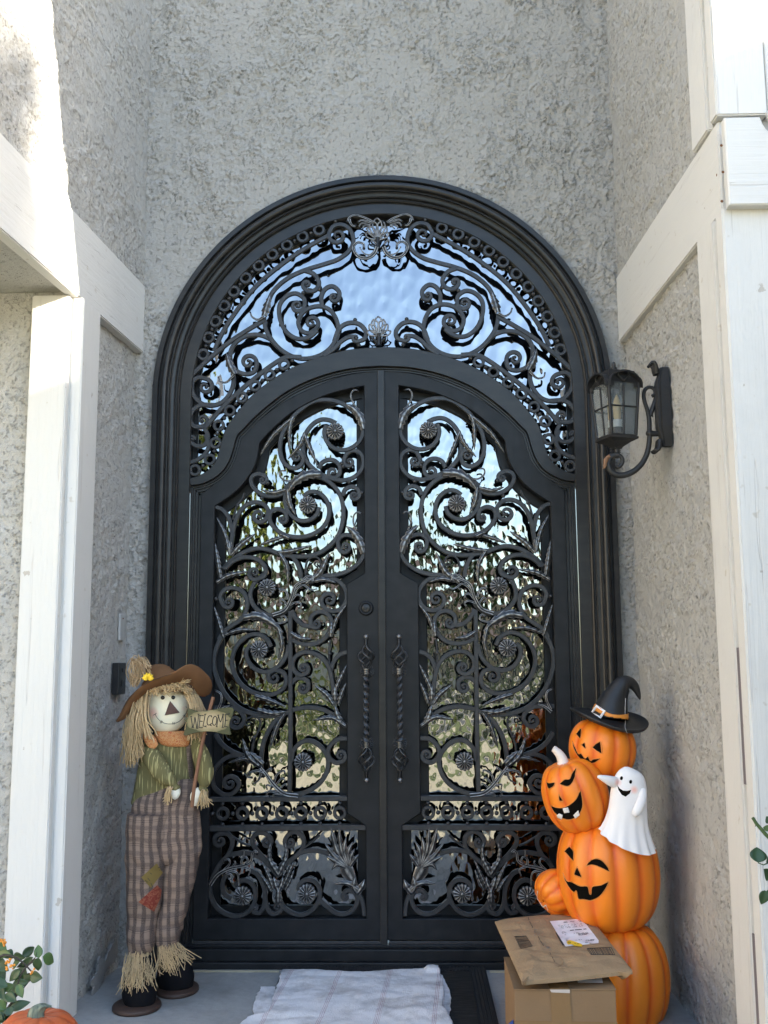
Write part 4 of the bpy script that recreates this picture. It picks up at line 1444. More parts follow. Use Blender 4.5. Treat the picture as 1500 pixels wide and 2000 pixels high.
# ------------------------------------------------------------------ scarecrow
def fabric(name, base, rough=.95, bscale=420, bstr=.35, var=.1):
    k = Mat(name, base, rough, 0, .15)
    v = k.coord()
    w = k.n('TexWave', bands_direction='DIAGONAL', i_Scale=260.0, i_Distortion=1.5)
    k.l(v, w.inputs['Vector'])
    k.bump(k.math('ADD', k.noise(v, bscale, 3), k.math('MULTIPLY', w.outputs['Fac'], .5)), bstr, .002)
    f = k.noise(v, 22, 4)
    k.color(k.mix(f, tuple(c*(1-var) for c in base), tuple(min(1, c*(1+var)) for c in base)))
    M[name] = k.m
    return k, v
def stripes(k, c, period, duty, soft=.12):
    """soft repeating band along a coordinate: 1 inside the band"""
    fr = k.math('FRACT', k.math('DIVIDE', c, period))
    d = k.math('ABSOLUTE', k.math('SUBTRACT', fr, .5))
    return k.ramp(d, [(max(0, duty/2-soft/2), 1), (duty/2+soft/2, 0)])
k, v = fabric('plaid', (.30, .23, .19))
sx = k.n('SeparateXYZ')
dn = k.n('TexNoise', i_Scale=9.0, i_Detail=1.0)
k.l(v, dn.inputs['Vector'])
mv = k.n('VectorMath', operation='MULTIPLY_ADD')
k.l(dn.outputs['Color'], mv.inputs[0])
mv.inputs[1].default_value = (.03, .03, .03)
k.l(v, mv.inputs[2])
k.l(mv.outputs[0], sx.inputs[0])
cx, cz = sx.outputs[0], sx.outputs[2]
grain = k.noise(k.coord((1, 1, 1)), 500, 2)
vb = k.math('MULTIPLY', stripes(k, cx, .0275, .46, .12), k.ramp(grain, [(.35, .45), (.6, .95)]))
hb = k.math('MULTIPLY', stripes(k, cz, .041, .36, .1), k.ramp(grain, [(.35, .25), (.6, .65)]))
hl = k.math('MULTIPLY', stripes(k, cz, .040, .035, .02), .65)
hl2 = k.math('MULTIPLY', stripes(k, k.math('ADD', cz, .006), .040, .03, .02), .6)
c = k.mix(vb, (.265, .190, .145), (.058, .045, .044))
c = k.mix(hb, c, (.085, .064, .058))
c = k.mix(hl, c, (.03, .025, .03))
c = k.mix(hl2, c, (.03, .025, .03))
k.color(c)
k, v = fabric('olive_shirt', (.15, .14, .06))
vv = k.coord((230, 60, 11), rot=(0, .12, 0))
dash = k.ramp(k.noise(vv, 1.0, 2, .4), [(.585, 0), (.63, 1)])
k.color(k.mix(k.math('MULTIPLY', dash, .6), k.mix(k.noise(v, 18, 4), (.120, .108, .050), (.185, .165, .075)), (.58, .52, .24)))
fabric('brown_felt', (.17, .085, .040), bscale=300, var=.18)
fabric('cream_cloth', (.62, .55, .38), bscale=500, bstr=.2, var=.05)
fabric('white_cloth', (.82, .78, .66), bscale=400, bstr=.25, var=.06)
k, v = fabric('orange_calico', (.55, .24, .10))
k.color(k.ramp(k.noise(v, 95, 3, .6, 1.5), [(.42, (.50, .17, .06)), (.52, (.62, .36, .16)), (.62, (.45, .13, .06))]))
fabric('mustard_patch', (.19, .135, .045))
k, v = fabric('red_patch', (.25, .04, .025))
k.color(k.ramp(k.noise(v, 60, 3, .5, 2.0), [(.45, (.19, .04, .028)), (.55, (.27, .085, .05))]))
fabric('nose_felt', (.12, .075, .065))
simple('straw', (.54, .39, .21), .8, var=.35, scale=60)
simple('straw_dark', (.48, .33, .18), .8, var=.4, scale=60)
simple('boot_black', (.008, .008, .010), .85, 0, .12, bump=.3, bscale=300)
simple('sole_brown', (.05, .028, .02), .6)
simple('button_black', (.01, .01, .01), .12)
simple('stick_wood', (.20, .095, .05), .7, var=.25)
simple('petal_yellow', (.80, .52, .02), .6)
simple('blush', (.72, .25, .22), .95)
k = Mat('face_cloth', (.88, .82, .62), .95, 0, .1)
v = k.coord()
k.bump(k.noise(v, 500, 2), .2, .002)
col = (.88, .82, .62)
out = None
YS = -.37
for cpt, rad in ((C1(552, 650), .020), (C1(884, 612), .014)):
    p = at(*cpt, YS-.07)
    p = p-at(*C1(390, 1900), YS)*0
    gm = k.n('VectorMath', operation='DISTANCE')
    k.l(v, gm.inputs[0])
    FACE_REF = p
    gm.inputs[1].default_value = tuple(p)
    f = k.ramp(gm.outputs['Value'], [(rad*.25, .75), (rad*1.35, 0)])
    out = k.mix(f, out if out is not None else col, (.80, .22, .22))
k.color(out)
M['face_cloth'] = k.m

def stack(mb, tg, st, Y, ratio=.7, n=40, wr=0.0, fr=40, seed=1, mi=0, bmax=None, cap=True, sub=3):
    """closed form through horizontal outlines given as (left, right, y) in a crop"""
    st = np.asarray(st, float)
    m = (len(st)-1)*sub+1
    s = smooth(st, None, sub)
    a = np.linspace(0, 2*math.pi, n, endpoint=False)
    rows = []
    for l, r, y in s:
        A, B = at(*tg(l, y), Y), at(*tg(r, y), Y)
        c, hw = (A+B)/2, np.linalg.norm(B-A)/2
        b = hw*ratio if bmax is None else min(hw*ratio, bmax)
        rows.append(np.stack([c[0]+hw*np.cos(a), Y+b*np.sin(a), np.full(n, c[2])], -1))
    R = np.array(rows)
    if wr:
        cen = R.mean(1, keepdims=True)
        d = R-cen
        d /= np.linalg.norm(d, axis=2, keepdims=True)+1e-9
        R = R+d*wob(R, wr, fr, seed)[..., None]+d*wob(R*np.array((1, 1, 2.2)), wr*.45, fr*2.3, seed+5)[..., None]
    mb.grid(R, closev=True, mi=mi)
    if cap:
        for row, fl in ((R[0], False), (R[-1], True)):
            idx = tuple(range(n))
            mb.add(row, [idx[::-1] if fl else idx], mi)
def limb(mb, tg, pts, Y, n=24, wr=0.0, flat=.85, mi=0, seed=3, fr=45):
    """rounded limb along (x, y, radius[, depth]) points of a crop"""
    p = smooth([q[:3] for q in pts], None, 5)
    dd = smooth([(q[3] if len(q) > 3 else 0.0,) for q in pts], None, 5)[:, 0]
    C = np.array([at(*tg(x, y), Y+d) for (x, y, r), d in zip(p, dd)])
    E = np.array([at(*tg(x+r, y), Y+d) for (x, y, r), d in zip(p, dd)])
    rad = np.linalg.norm(E-C, axis=1)
    k = MB()
    k.tube(C, rad, n, flat=flat)
    V = np.vstack(k.v)
    if wr:
        m = len(C)
        R = V[:m*n].reshape(m, n, 3)
        d = R-C[:, None]
        d /= np.linalg.norm(d, axis=2, keepdims=True)+1e-9
        V[:m*n] = (R+d*wob(R, wr, fr, seed)[..., None]).reshape(-1, 3)
    mb.add(V, k.f, mi)
def strands(mb, A, B, n, sag, w, seed, jit=.006, curl=.01, steps=6, mi=0):
    """n raffia strands from around polyline A to around polyline B (world points)"""
    r = np.random.default_rng(seed)
    A, B = np.asarray(A, float), np.asarray(B, float)
    for i in range(n):
        u = r.uniform(0, 1)
        def pick(Q, u):
            t = u*(len(Q)-1)
            j = min(int(t), len(Q)-2)
            return Q[j]+(Q[j+1]-Q[j])*(t-j)
        a = pick(A, u)+r.normal(size=3)*jit
        b = pick(B, np.clip(u+r.normal()*.12, 0, 1))+r.normal(size=3)*jit*1.6
        t = np.linspace(0, 1, steps)[:, None]
        P = a+(b-a)*t+np.asarray(sag)*np.sin(np.pi*t)*r.uniform(.5, 1.3)
        P += np.sin(t*r.uniform(3, 9)+r.uniform(0, 6))*r.normal(size=3)*curl*t
        mb.tube(smooth(P, None, 2), w*r.uniform(.6, 1.2), 4, mi=mi, flat=.45, twist=r.uniform(-.12, .12), cap=False)

base = flo(*C2(380, 1800))
sc = thing('scarecrow', 'cloth scarecrow doll in brown hat and plaid trousers standing left of the door', 'scarecrow', tuple(flo(*C2(500, 1800))))
# feet and soles
yl = flo(*C2(380, 1935))[1]+.085
yr = flo(*C2(740, 1762))[1]+.085
def sole(xl, xr, y, Y, ry):
    A, B = flo(*C2(xl, y)), flo(*C2(xr, y))
    cx, hw = (A[0]+B[0])/2, (B[0]-A[0])/2
    a = np.linspace(0, 2*math.pi, 48, endpoint=False)
    mb = MB()
    rows = [[(cx+hw*f*math.cos(t), Y+ry*f*math.sin(t), z) for t in a] for f, z in ((.0001, .001), (.97, .001), (1, .004), (1, .011), (.97, .015), (.0001, .015))]
    mb.grid(rows, closev=True)
    return mb.build('sole', 'sole_brown', sc)
sole(152, 610, 1790, yl, .088)
sole(555, 958, 1650, yr, .088)
mb = MB()
stack(mb, C2, [(330, 470, 1330), (270, 500, 1400), (225, 522, 1500), (200, 526, 1620), (202, 526, 1720), (222, 516, 1790), (268, 470, 1850)], yl+.01, .95, 32, .0015, 60)
mb.build('boot', 'boot_black', sc)
mb = MB()
stack(mb, C2, [(560, 700, 1230), (545, 800, 1330), (540, 870, 1430), (536, 892, 1520), (540, 890, 1590), (570, 872, 1640), (630, 800, 1676)], yr+.01, .9, 32, .0015, 60, 4)
mb.build('boot', 'boot_black', sc)
# trousers: seat and two legs in one garment
mb = MB()
yy = lambda p: (p[1]-1270)*1.0
LEG_L = [(240, 690, -60), (228, 680, 90), (226, 660, 220), (222, 650, 330), (225, 628, 420), (228, 612, 500), (234, 600, 700), (238, 570, 850), (242, 540, 960), (240, 534, 1060), (246, 522, 1150), (246, 515, 1220), (256, 490, 1290), (262, 456, 1325)]
LEG_R = [(640, 945, -60), (610, 965, 90), (602, 962, 220), (604, 948, 330), (604, 935, 420), (598, 922, 520), (584, 880, 700), (558, 842, 850), (532, 815, 950), (516, 782, 1010), (520, 784, 1070), (526, 760, 1140), (522, 745, 1200), (540, 720, 1250)]
HIP = [(700, 955, 1345), (585, 968, 1405), (430, 985, 1500), (322, 1006, 1600), (294, 1020, 1700), (262, 1030, 1820), (246, 1032, 1960)]
conv = lambda st: [(C1(l, y)[0], C1(r, y)[0], C1(l, y)[1]) for l, r, y in st]
conv2 = lambda st: [(C2(l, y)[0], C2(r, y)[0], C2(l, y)[1]) for l, r, y in st]
ident = lambda x, y: (x, y)
hip = conv(HIP)+[(245.5, 392.5, 1652), (247, 390, 1668), (262, 378, 1684)]
stack(mb, ident, hip, YS-.028, .47, 56, .004, 34, 2)
stack(mb, ident, conv2(LEG_L), YS-.044, 1.0, 44, .0045, 42, 3)
stack(mb, ident, conv2(LEG_R), YS-.020, 1.0, 44, .0045, 42, 7)
pants = mb.build('trousers', 'plaid', sc, sub=1)
# shirt with hanging tail, sleeves
mb = MB()
SH = [(520, 860, 880), (450, 950, 930), (430, 1000, 990), (405, 990, 1080), (385, 985, 1160), (365, 975, 1260), (345, 965, 1350), (330, 955, 1450), (314, 930, 1540), (306, 900, 1605), (325, 860, 1622)]
stack(mb, C1, SH, YS, .58, 48, .003, 40, 9)
shirt = mb.build('shirt', 'olive_shirt', sc, sub=1)
mb = MB()
limb(mb, C1, [(455, 985, 45, -.02), (490, 1050, 78, -.045), (540, 1150, 96, -.07), (610, 1250, 98, -.085), (680, 1330, 84, -.09), (730, 1380, 62, -.09), (752, 1412, 42, -.09), (765, 1440, 54, -.09), (775, 1462, 50, -.09)], YS, wr=.004)
mb.build('sleeve', 'olive_shirt', sc, sub=1)
mb = MB()
limb(mb, C1, [(950, 910, 40, -.0), (985, 985, 72, -.02), (1030, 1090, 88, -.035), (1062, 1200, 94, -.05), (1072, 1300, 88, -.055), (1062, 1380, 66, -.06), (1050, 1425, 42, -.06), (1045, 1455, 58, -.06), (1035, 1480, 55, -.06)], YS, wr=.004, seed=8)
mb.build('sleeve', 'olive_shirt', sc, sub=1)
mb = MB()
limb(mb, C1, [(762, 1430, 40, -.09), (765, 1470, 54, -.09), (760, 1510, 54, -.09), (758, 1545, 38, -.09), (757, 1562, 12, -.09)], YS, 20, .0015, .75)
mb.build('hand', 'white_cloth', sc, sub=1)
mb = MB()
limb(mb, C1, [(1020, 1462, 40, -.06), (990, 1500, 60, -.068), (972, 1545, 58, -.07), (968, 1590, 42, -.07), (972, 1628, 14, -.07)], YS, 20, .0015, .75)
mb.build('hand', 'white_cloth', sc, sub=1)
mb = MB()
W = lambda x, y, d=0.0: at(*C1(x, y), YS+d)
W2 = lambda x, y, d=0.0: at(*C2(x, y), YS+d)
strands(mb, [W(680, 1430, -.10), W(720, 1440, -.11)], [W(640, 1570, -.10), W(690, 1600, -.11)], 26, (0, -.004, 0), .0018, 1, .004, .004)
strands(mb, [W(1040, 1480, -.08), W(1075, 1470, -.08)], [W(1010, 1640, -.09), W(1120, 1590, -.08)], 40, (0, -.004, 0), .0018, 2, .004, .004)
tag(mb.build('straw_cuff', 'straw', sc), kind='stuff')
mb = MB()
strands(mb, [W2(262, 1310, -.06), W2(350, 1330, -.10), W2(455, 1300, -.06)], [W2(190, 1640, -.10), W2(330, 1640, -.15), W2(515, 1575, -.10)], 135, (0, -.012, .004), .0012, 3, .006, .010)
strands(mb, [W2(540, 1245, -.04), W2(640, 1255, -.07), W2(735, 1215, -.03)], [W2(560, 1480, -.08), W2(690, 1470, -.12), W2(880, 1350, -.08)], 95, (0, -.012, .004), .0012, 4, .006, .010)
tag(mb.build('straw_fringe', 'straw', sc), kind='stuff')
# collar and strap
mb = MB()
stack(mb, C1, [(560, 850, 845), (545, 885, 880), (560, 915, 930), (610, 905, 985), (690, 880, 1008)], YS-.045, .45, 40, .003, 50, 4)
limb(mb, C1, [(440, 830, 20, -.06), (470, 900, 48, -.065), (520, 970, 55, -.07), (565, 1010, 26, -.07)], YS, 16, .002, .35)
mb.build('neckerchief', 'orange_calico', sc, sub=1)
bv = bvh_of(shirt, pants)
mb = MB()
drape(mb, bv, [C1(872, 992), C1(915, 985), C1(938, 1150), C1(945, 1325), C1(905, 1330), C1(885, 1150)], .003, 2.0)
strap = mb.build('strap', 'plaid', sc)
# patches on the knee
for nm, mt, poly in (('patch', 'mustard_patch', [(380, 565), (528, 428), (585, 520), (470, 668)]), ('patch', 'red_patch', [(355, 805), (530, 642), (572, 690), (560, 770), (500, 900)])):
    mb = MB()
    drape(mb, bv, [C2(*p) for p in poly], .003, 2.0, crv=False)
    pt = mb.build(nm, mt, pants)
    if mt == 'mustard_patch':
        mb = MB()
        for a, b in (((535, 470), (570, 462)), ((550, 495), (585, 485)), ((415, 590), (440, 612)), ((440, 570), (462, 600)), ((470, 620), (485, 655)), ((560, 575), (590, 560)), ((460, 520), (480, 535))):
            line_on(mb, bv, [C2(*a), C2(*b)], .0007, .004)
        if mb.n:
            mb.build('stitch', 'black', pt)
# head
mb = MB()
hc = at(*C1(680, 610), YS-.03)
rx = 222/5.357/pxm(YS-.03)
rz = 262/5.357/pxm(YS-.03)
mb.sphere(hc, 1.0, 48, 32, scale=(rx, rx*.82, rz))
head_o = mb.build('head', 'face_cloth', sc, origin=(0, 0, 0))
head_o.parent = sc
head_o.location = -Vector(ORG[sc.name])
ORG[head_o.name] = (0, 0, 0)
bh = bvh_of(head_o)
for p in ((632, 497), (740, 495)):
    q = drop(bh, *C1(*p), .001)
    mb = MB()
    mb.sphere(q, .0072, 16, 10, scale=(1, .7, 1))
    mb.build('eye', 'button_black', head_o)
mb = MB()
drape(mb, bh, [C1(707, 532), C1(654, 678), C1(804, 652)], .0035, 1.5, crv=False)
mb.build('nose', 'nose_felt', head_o, solid=.002)
mb = MB()
line_on(mb, bh, [C1(*p) for p in ((553, 668), (575, 708), (615, 745), (670, 768), (740, 768), (800, 745), (845, 700), (876, 655), (886, 630))], .00085, .0006)
for a, b in (((532, 680), (568, 658)), ((604, 758), (622, 735)), ((612, 764), (630, 741)), ((736, 776), (736, 750)), ((750, 776), (752, 752)), ((842, 682), (860, 700)), ((850, 674), (868, 692)), ((870, 590), (884, 600))):
    line_on(mb, bh, [C1(*a), C1(*b)], .00085, .0006)
mb.build('mouth', 'black', head_o)
# raffia hair
mb = MB()
strands(mb, [W(440, 470, -.10), W(400, 500, -.07), W(360, 560, -.02)], [W(400, 1060, -.08), W(320, 1150, -.05), W(245, 1170, -.0)], 170, (-.012, -.02, .012), .0018, 5, .006, .012, 8)
strands(mb, [W(470, 450, -.11), W(440, 480, -.10)], [W(540, 930, -.13), W(430, 860, -.12)], 26, (-.008, -.02, 0), .0021, 6, .005, .008, 8)
strands(mb, [W(890, 440, -.11), W(960, 440, -.07), W(980, 480, -.02)], [W(910, 900, -.11), W(1010, 880, -.07), W(1050, 840, -.02)], 130, (.014, -.018, .012), .0018, 7, .005, .008, 8)
strands(mb, [W(470, 400, -.105), W(560, 370, -.125), W(700, 345, -.135), W(820, 340, -.125), W(900, 370, -.11)], [W(500, 460, -.12), W(580, 440, -.14), W(700, 415, -.145), W(820, 405, -.14), W(920, 430, -.12)], 150, (0, -.008, .0), .0018, 8, .005, .004, 5)
strands(mb, [W(800, 345, -.13), W(860, 350, -.13)], [W(830, 330, -.15), W(925, 325, -.15)], 22, (0, -.006, 0), .0018, 9, .004, .003, 4)
tag(mb.build('hair', 'straw', sc), kind='stuff')
# floppy hat
hat = MB()
stack(hat, C1, [(400, 960, 430), (420, 920, 350), (450, 820, 290), (465, 760, 235), (475, 715, 190), (500, 680, 160), (545, 640, 145)], YS-.02, .75, 40, .004, 40, 6)
crown = hat.build('hat', 'brown_felt', sc, sub=1)
pair = [((150, 745), (165, 748), -.02, -.03), ((200, 640), (250, 705), -.05, -.05), ((260, 520), (312, 600), -.09, -.075), ((350, 425), (400, 500), -.13, -.10), ((460, 340), (490, 425), -.165, -.115), ((600, 275), (600, 380), -.185, -.13), ((740, 230), (720, 352), -.19, -.135),
        ((820, 182), (800, 332), -.185, -.135), ((910, 143), (870, 330), -.175, -.13), ((1000, 168), (930, 365), -.155, -.12), ((1080, 235), (970, 425), -.125, -.105), ((1138, 305), (1000, 470), -.09, -.08), ((1147, 385), (1040, 484), -.06, -.06), ((1118, 462), (1078, 482), -.035, -.04)]
o_ = smooth([W(*o, d) for o, i, d, e in pair], .008)
i_ = smooth([W(*i, e) for o, i, d, e in pair], None, 8)
i_ = smooth(i_, None, 1)
m = len(o_)
L = np.linspace(0, 1, len(i_))
i2 = np.stack([np.interp(np.linspace(0, 1, m), L, i_[:, k]) for k in range(3)], -1)
rows = []
for t in np.linspace(0, 1, 8):
    q = i2+(o_-i2)*t
    q[:, 1] += -.012*math.sin(math.pi*t)
    rows.append(q)
R = np.array(rows)
R[..., 1] += wob(R, .003, 45, 3)
hat = MB()
hat.grid(R)
brim = hat.build('hat_brim', 'brown_felt', crown, solid=.005, sub=1)
hat = MB()
q = i2+(o_-i2)*.90
q[:, 1] -= .007
hat.tube(q[6:-4], .0009, 5)
hat.build('brim_stitching', 'black', crown)
mb = MB()
r = np.random.default_rng(11)
for i in range(46):
    a = W(r.uniform(290, 370), r.uniform(330, 390), -.10+r.normal()*.01)
    b = W(r.uniform(290, 420), r.uniform(80, 150), -.09+r.normal()*.012)
    c = W(r.uniform(420, 520), r.uniform(150, 260), -.12+r.normal()*.012)
    P = smooth([a, (a+b)/2+r.normal(size=3)*.012, b, (b+c)/2+np.array((0, 0, .012))+r.normal(size=3)*.008, c], .01)
    mb.tube(P, .0017, 4, flat=.5, cap=False)
tag(mb.build('raffia_bunch', 'straw_dark', crown), kind='stuff')
mb = MB()
fc = W(478, 300, -.215)
for k in range(13):
    a = math.radians(-18+k*17.5)
    L = .021 if k % 2 else .018
    d = np.array((math.cos(a), -.12, math.sin(a)*.9+.12))
    n_ = np.array((-math.sin(a), 0, math.cos(a)))
    u = np.linspace(0, 1, 6)
    wv = .0048*np.sin(np.pi*u**.8*.96+.1)
    c_ = fc+d*(u*L)[:, None]+np.array((0, -.004, 0))*np.sin(np.pi*u)[:, None]
    mb.grid([c_-n_*wv[:, None], c_+np.array((0, -.001, 0)), c_+n_*wv[:, None]])
mb.build('flower', 'petal_yellow', crown, solid=.0008)

# welcome sign on its stick, held in the doll's hand
sg = thing('welcome_sign', 'small olive WELCOME board on a brown stick in front of the scarecrow', 'sign', tuple(W(950, 1440, -.12)))
mb = MB()
pts = [W(1160, 490, -.13), W(1120, 640, -.135), W(1040, 1000, -.13), W(960, 1440, -.125), W(938, 1640, -.12)]
mb.tube(smooth(pts, .03), .0062, 10)
mb.build('stick', 'stick_wood', sg)
k = Mat('sign_face', (.2, .2, .1), .75, 0, .3)
bc = W(1115, 740, -.155)
v = k.coord()
mp = k.n('Mapping')
sgo = np.array(ORG[sg.name])
mp.inputs['Location'].default_value = tuple(-(bc-sgo)*np.array((13, 0, 26)))
mp.inputs['Scale'].default_value = (13, 0, 26)
k.l(v, mp.inputs[0])
ln = k.n('VectorMath', operation='LENGTH')
k.l(mp.outputs[0], ln.inputs[0])
f = k.math('ADD', ln.outputs['Value'], k.math('MULTIPLY', k.math('SUBTRACT', k.noise(v, 40, 3), .5), .4))
k.color(k.ramp(f, [(.45, (.42, .33, .19)), (.95, (.20, .17, .085)), (1.35, (.075, .075, .035))]))
M['sign_face'] = k.m
outline = smooth([(905, 608), (950, 625), (1010, 640), (1110, 630), (1240, 606), (1330, 598), (1372, 612), (1372, 660), (1350, 715), (1330, 770), (1338, 840), (1345, 880), (1300, 882), (1230, 868), (1150, 852), (1060, 852), (960, 868), (890, 888), (855, 888), (858, 845), (880, 800), (885, 760), (866, 740), (870, 715), (895, 690), (890, 640), (905, 608)], 8)[:-1]
ol = np.array([(lambda q: (q[0], q[2]))(W(x, y, -.155)) for x, y in outline])
mb = MB()
mb.slab(ol, [], bc[1]-.004, bc[1]+.004, .0012)
sb = mb.build('board', 'sign_face', sg)
mb = MB()
LET = [[(925, 690), (935, 745), (945, 808), (960, 760), (968, 700), (978, 755), (990, 818), (1000, 740), (1005, 668)], [(920, 694), (938, 690)], [(932, 806), (958, 808)], [(978, 815), (1003, 818)], [(995, 668), (1018, 668)],
       [(1022, 680), (1018, 740), (1010, 808)], [(1012, 684), (1055, 680)], [(1018, 742), (1050, 745)], [(1005, 806), (1045, 812)], [(1055, 676), (1053, 690)], [(1045, 800), (1044, 815)],
       [(1075, 670), (1065, 730), (1052, 792), (1085, 798)], [(1065, 672), (1088, 668)], [(1083, 786), (1085, 806)],
       [(1140, 690), (1120, 685), (1102, 710), (1095, 755), (1105, 782), (1132, 775), (1142, 760)], [(1142, 680), (1140, 702)], [(1142, 760), (1125, 785), (1145, 790)],
       [(1175, 690), (1158, 715), (1152, 760), (1165, 785), (1185, 775), (1195, 735), (1192, 700), (1175, 690)],
       [(1212, 680), (1205, 740), (1195, 800)], [(1212, 680), (1228, 740), (1236, 752)], [(1236, 752), (1250, 715), (1262, 672)], [(1262, 672), (1262, 740), (1258, 808)], [(1186, 800), (1206, 802)], [(1248, 806), (1270, 808)], [(1204, 680), (1220, 678)], [(1255, 672), (1272, 670)],
       [(1290, 675), (1286, 735), (1280, 800)], [(1280, 676), (1328, 664)], [(1286, 735), (1312, 732)], [(1274, 802), (1305, 800)], [(1327, 658), (1325, 676)], [(1304, 792), (1304, 808)]]
for s_ in LET:
    P = np.array([(lambda q: (q[0], q[2]))(W(x, y, -.159)) for x, y in s_])
    P = smooth(P, .0015) if len(P) > 2 and len(s_) > 4 else smooth(P, .002, 1)
    bar(mb, P, .0026, bc[1]-.0050, .002, bev=.0004)
mb.build('lettering', 'black', sb)
# ------------------------------------------------------------------ stacked pumpkin figure with ghost and witch hat
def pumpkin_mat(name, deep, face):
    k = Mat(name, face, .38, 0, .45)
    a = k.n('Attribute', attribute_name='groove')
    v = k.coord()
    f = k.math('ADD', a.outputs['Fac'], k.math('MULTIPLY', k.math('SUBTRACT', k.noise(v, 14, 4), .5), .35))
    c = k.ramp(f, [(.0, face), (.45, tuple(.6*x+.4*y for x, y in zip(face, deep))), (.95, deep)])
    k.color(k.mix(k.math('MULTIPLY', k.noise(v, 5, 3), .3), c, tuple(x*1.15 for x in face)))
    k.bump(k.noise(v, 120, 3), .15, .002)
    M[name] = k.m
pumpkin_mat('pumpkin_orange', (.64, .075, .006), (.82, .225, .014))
pumpkin_mat('pumpkin_real', (.42, .07, .02), (.52, .115, .035))
simple('carved_black', (.005, .004, .003), .9, 0, .05)
simple('carved_rim', (.62, .20, .03), .5)
simple('hat_black', (.012, .012, .013), .48, var=.1, bump=.15, bscale=60)
simple('band_orange', (.68, .24, .03), .5)
simple('ghost_white', (.78, .76, .75), .5, var=.03)
simple('stem_white', (.74, .68, .62), .6, var=.08)
def pumpkin(mb, c, rx, rz, ribs=10, axis=(0, 0, 1), groove=.085, phase=0.0, ry=None, nu=None):
    nu = nu or ribs*10
    th = np.linspace(.04, math.pi-.04, 34)
    ph = np.linspace(0, 2*math.pi, nu, endpoint=False)
    tt, pp = np.meshgrid(th, ph, indexing='ij')
    g = 1-np.abs(np.sin(ribs*pp/2+phase))**.55
    r = 1-groove*g*np.sin(tt)**.4
    s = np.sin(tt)**.86
    X = rx*r*s*np.cos(pp)
    Y = (ry or rx)*r*s*np.sin(pp)
    Zc = np.cos(tt)
    Z = rz*(np.sign(Zc)*np.abs(Zc)**.92-.16*Zc**9)*(1-.3*groove*g)
    P = np.stack([X, Y, Z], -1)
    q = Vector((0, 0, 1)).rotation_difference(Vector(axis).normalized()).to_matrix()
    P = P@np.array(q).T+np.asarray(c)
    mb.grid(P, closev=True, attr=np.clip(g*1.25, 0, 1)*np.sin(tt)**.3)
pk = thing('pumpkin_stack', 'tall stack of grinning orange jack-o-lanterns with white ghost and black witch hat', 'decoration', (.85, -.52, 0))
def pump(cx, cy, rx, rz, Y, ribs, axis, phase=0.0, name='pumpkin', parent=None):
    s = pxm(Y)
    mb = MB()
    c = at(cx, cy, Y)
    pumpkin(mb, c, rx/s, rz/s, ribs, axis, phase=phase)
    return mb.build(name, 'pumpkin_orange', parent or pk, attr='groove'), c
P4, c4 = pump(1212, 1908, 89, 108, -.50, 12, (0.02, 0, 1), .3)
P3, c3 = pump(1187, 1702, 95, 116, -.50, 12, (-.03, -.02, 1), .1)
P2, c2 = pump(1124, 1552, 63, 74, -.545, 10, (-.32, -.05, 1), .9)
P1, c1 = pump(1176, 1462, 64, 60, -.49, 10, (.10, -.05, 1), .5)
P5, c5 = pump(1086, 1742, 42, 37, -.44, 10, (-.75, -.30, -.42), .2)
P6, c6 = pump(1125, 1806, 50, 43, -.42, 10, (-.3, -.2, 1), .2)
mb = MB()
pts = [C3(415, 1000), C3(405, 950), C3(375, 895), C3(330, 850), C3(312, 838)]
P = smooth([at(*p, -.545) for p in pts], .006)
mb.tube(P, np.linspace(.019, .0105, len(P))*np.linspace(1.05, 1, len(P)), 12)
V = mb.v[0]
mb.build('stem', 'stem_white', P2)
def carve(obj, tg, poly, teeth=()):
    bv = bvh_of(obj)
    mb = MB()
    px = [tg(*p) for p in poly]
    drape(mb, bv, px, .0012, 2.0, crv=False)
    f = mb.build('carved_face', 'carved_black', obj)
    mb = MB()
    line_on(mb, bv, px+[px[0]], .0016, .0006, 6)
    mb.build('carved_rim', 'carved_rim', f)
    for t in teeth:
        mb = MB()
        drape(mb, bv, [tg(*p) for p in t], .0035, 2.0, crv=False)
        mb.build('tooth', 'stem_white', f, solid=.003)
for pl in ([(543, 690), (596, 635), (590, 738)], [(703, 825), (787, 768), (800, 886)], [(596, 800), (632, 779), (641, 839)],
           [(507, 760), (525, 800), (548, 845), (568, 890), (590, 885), (605, 895), (625, 925), (640, 935), (665, 915), (690, 960), (715, 945), (785, 940), (760, 965), (720, 985), (660, 980), (600, 950), (555, 900), (520, 830)]):
    carve(P1, C3, pl)
for pl in ([(245, 1165), (270, 1185), (328, 1180), (325, 1210), (290, 1240), (265, 1240)], [(375, 1195), (430, 1150), (475, 1145), (500, 1090), (545, 1035), (540, 1090), (520, 1160), (485, 1210), (440, 1220)], [(368, 1298), (375, 1365), (413, 1365)]):
    carve(P2, C3, pl)
carve(P2, C3, [(290, 1410), (340, 1430), (400, 1435), (470, 1410), (540, 1350), (585, 1265), (608, 1370), (605, 1440), (575, 1500), (520, 1545), (450, 1555), (370, 1520), (320, 1470)],
      ([(410, 1440), (465, 1428), (482, 1478), (425, 1485)], [(355, 1505), (375, 1490), (412, 1505), (405, 1548), (365, 1530)], [(520, 1505), (565, 1460), (580, 1505), (540, 1540)]))
for pl in ([(640, 90), (680, 55), (712, 90), (710, 160), (660, 110)], [(805, 205), (830, 170), (880, 145), (930, 160), (975, 210), (985, 245), (920, 215), (860, 195)], [(740, 205), (718, 268), (775, 290)],
           [(630, 255), (660, 315), (700, 325), (760, 355), (820, 360), (835, 415), (848, 415), (858, 362), (920, 350), (980, 325), (955, 385), (910, 440), (850, 468), (790, 460), (750, 455), (735, 395), (715, 405), (680, 370), (645, 310)]):
    carve(P3, C4, pl)
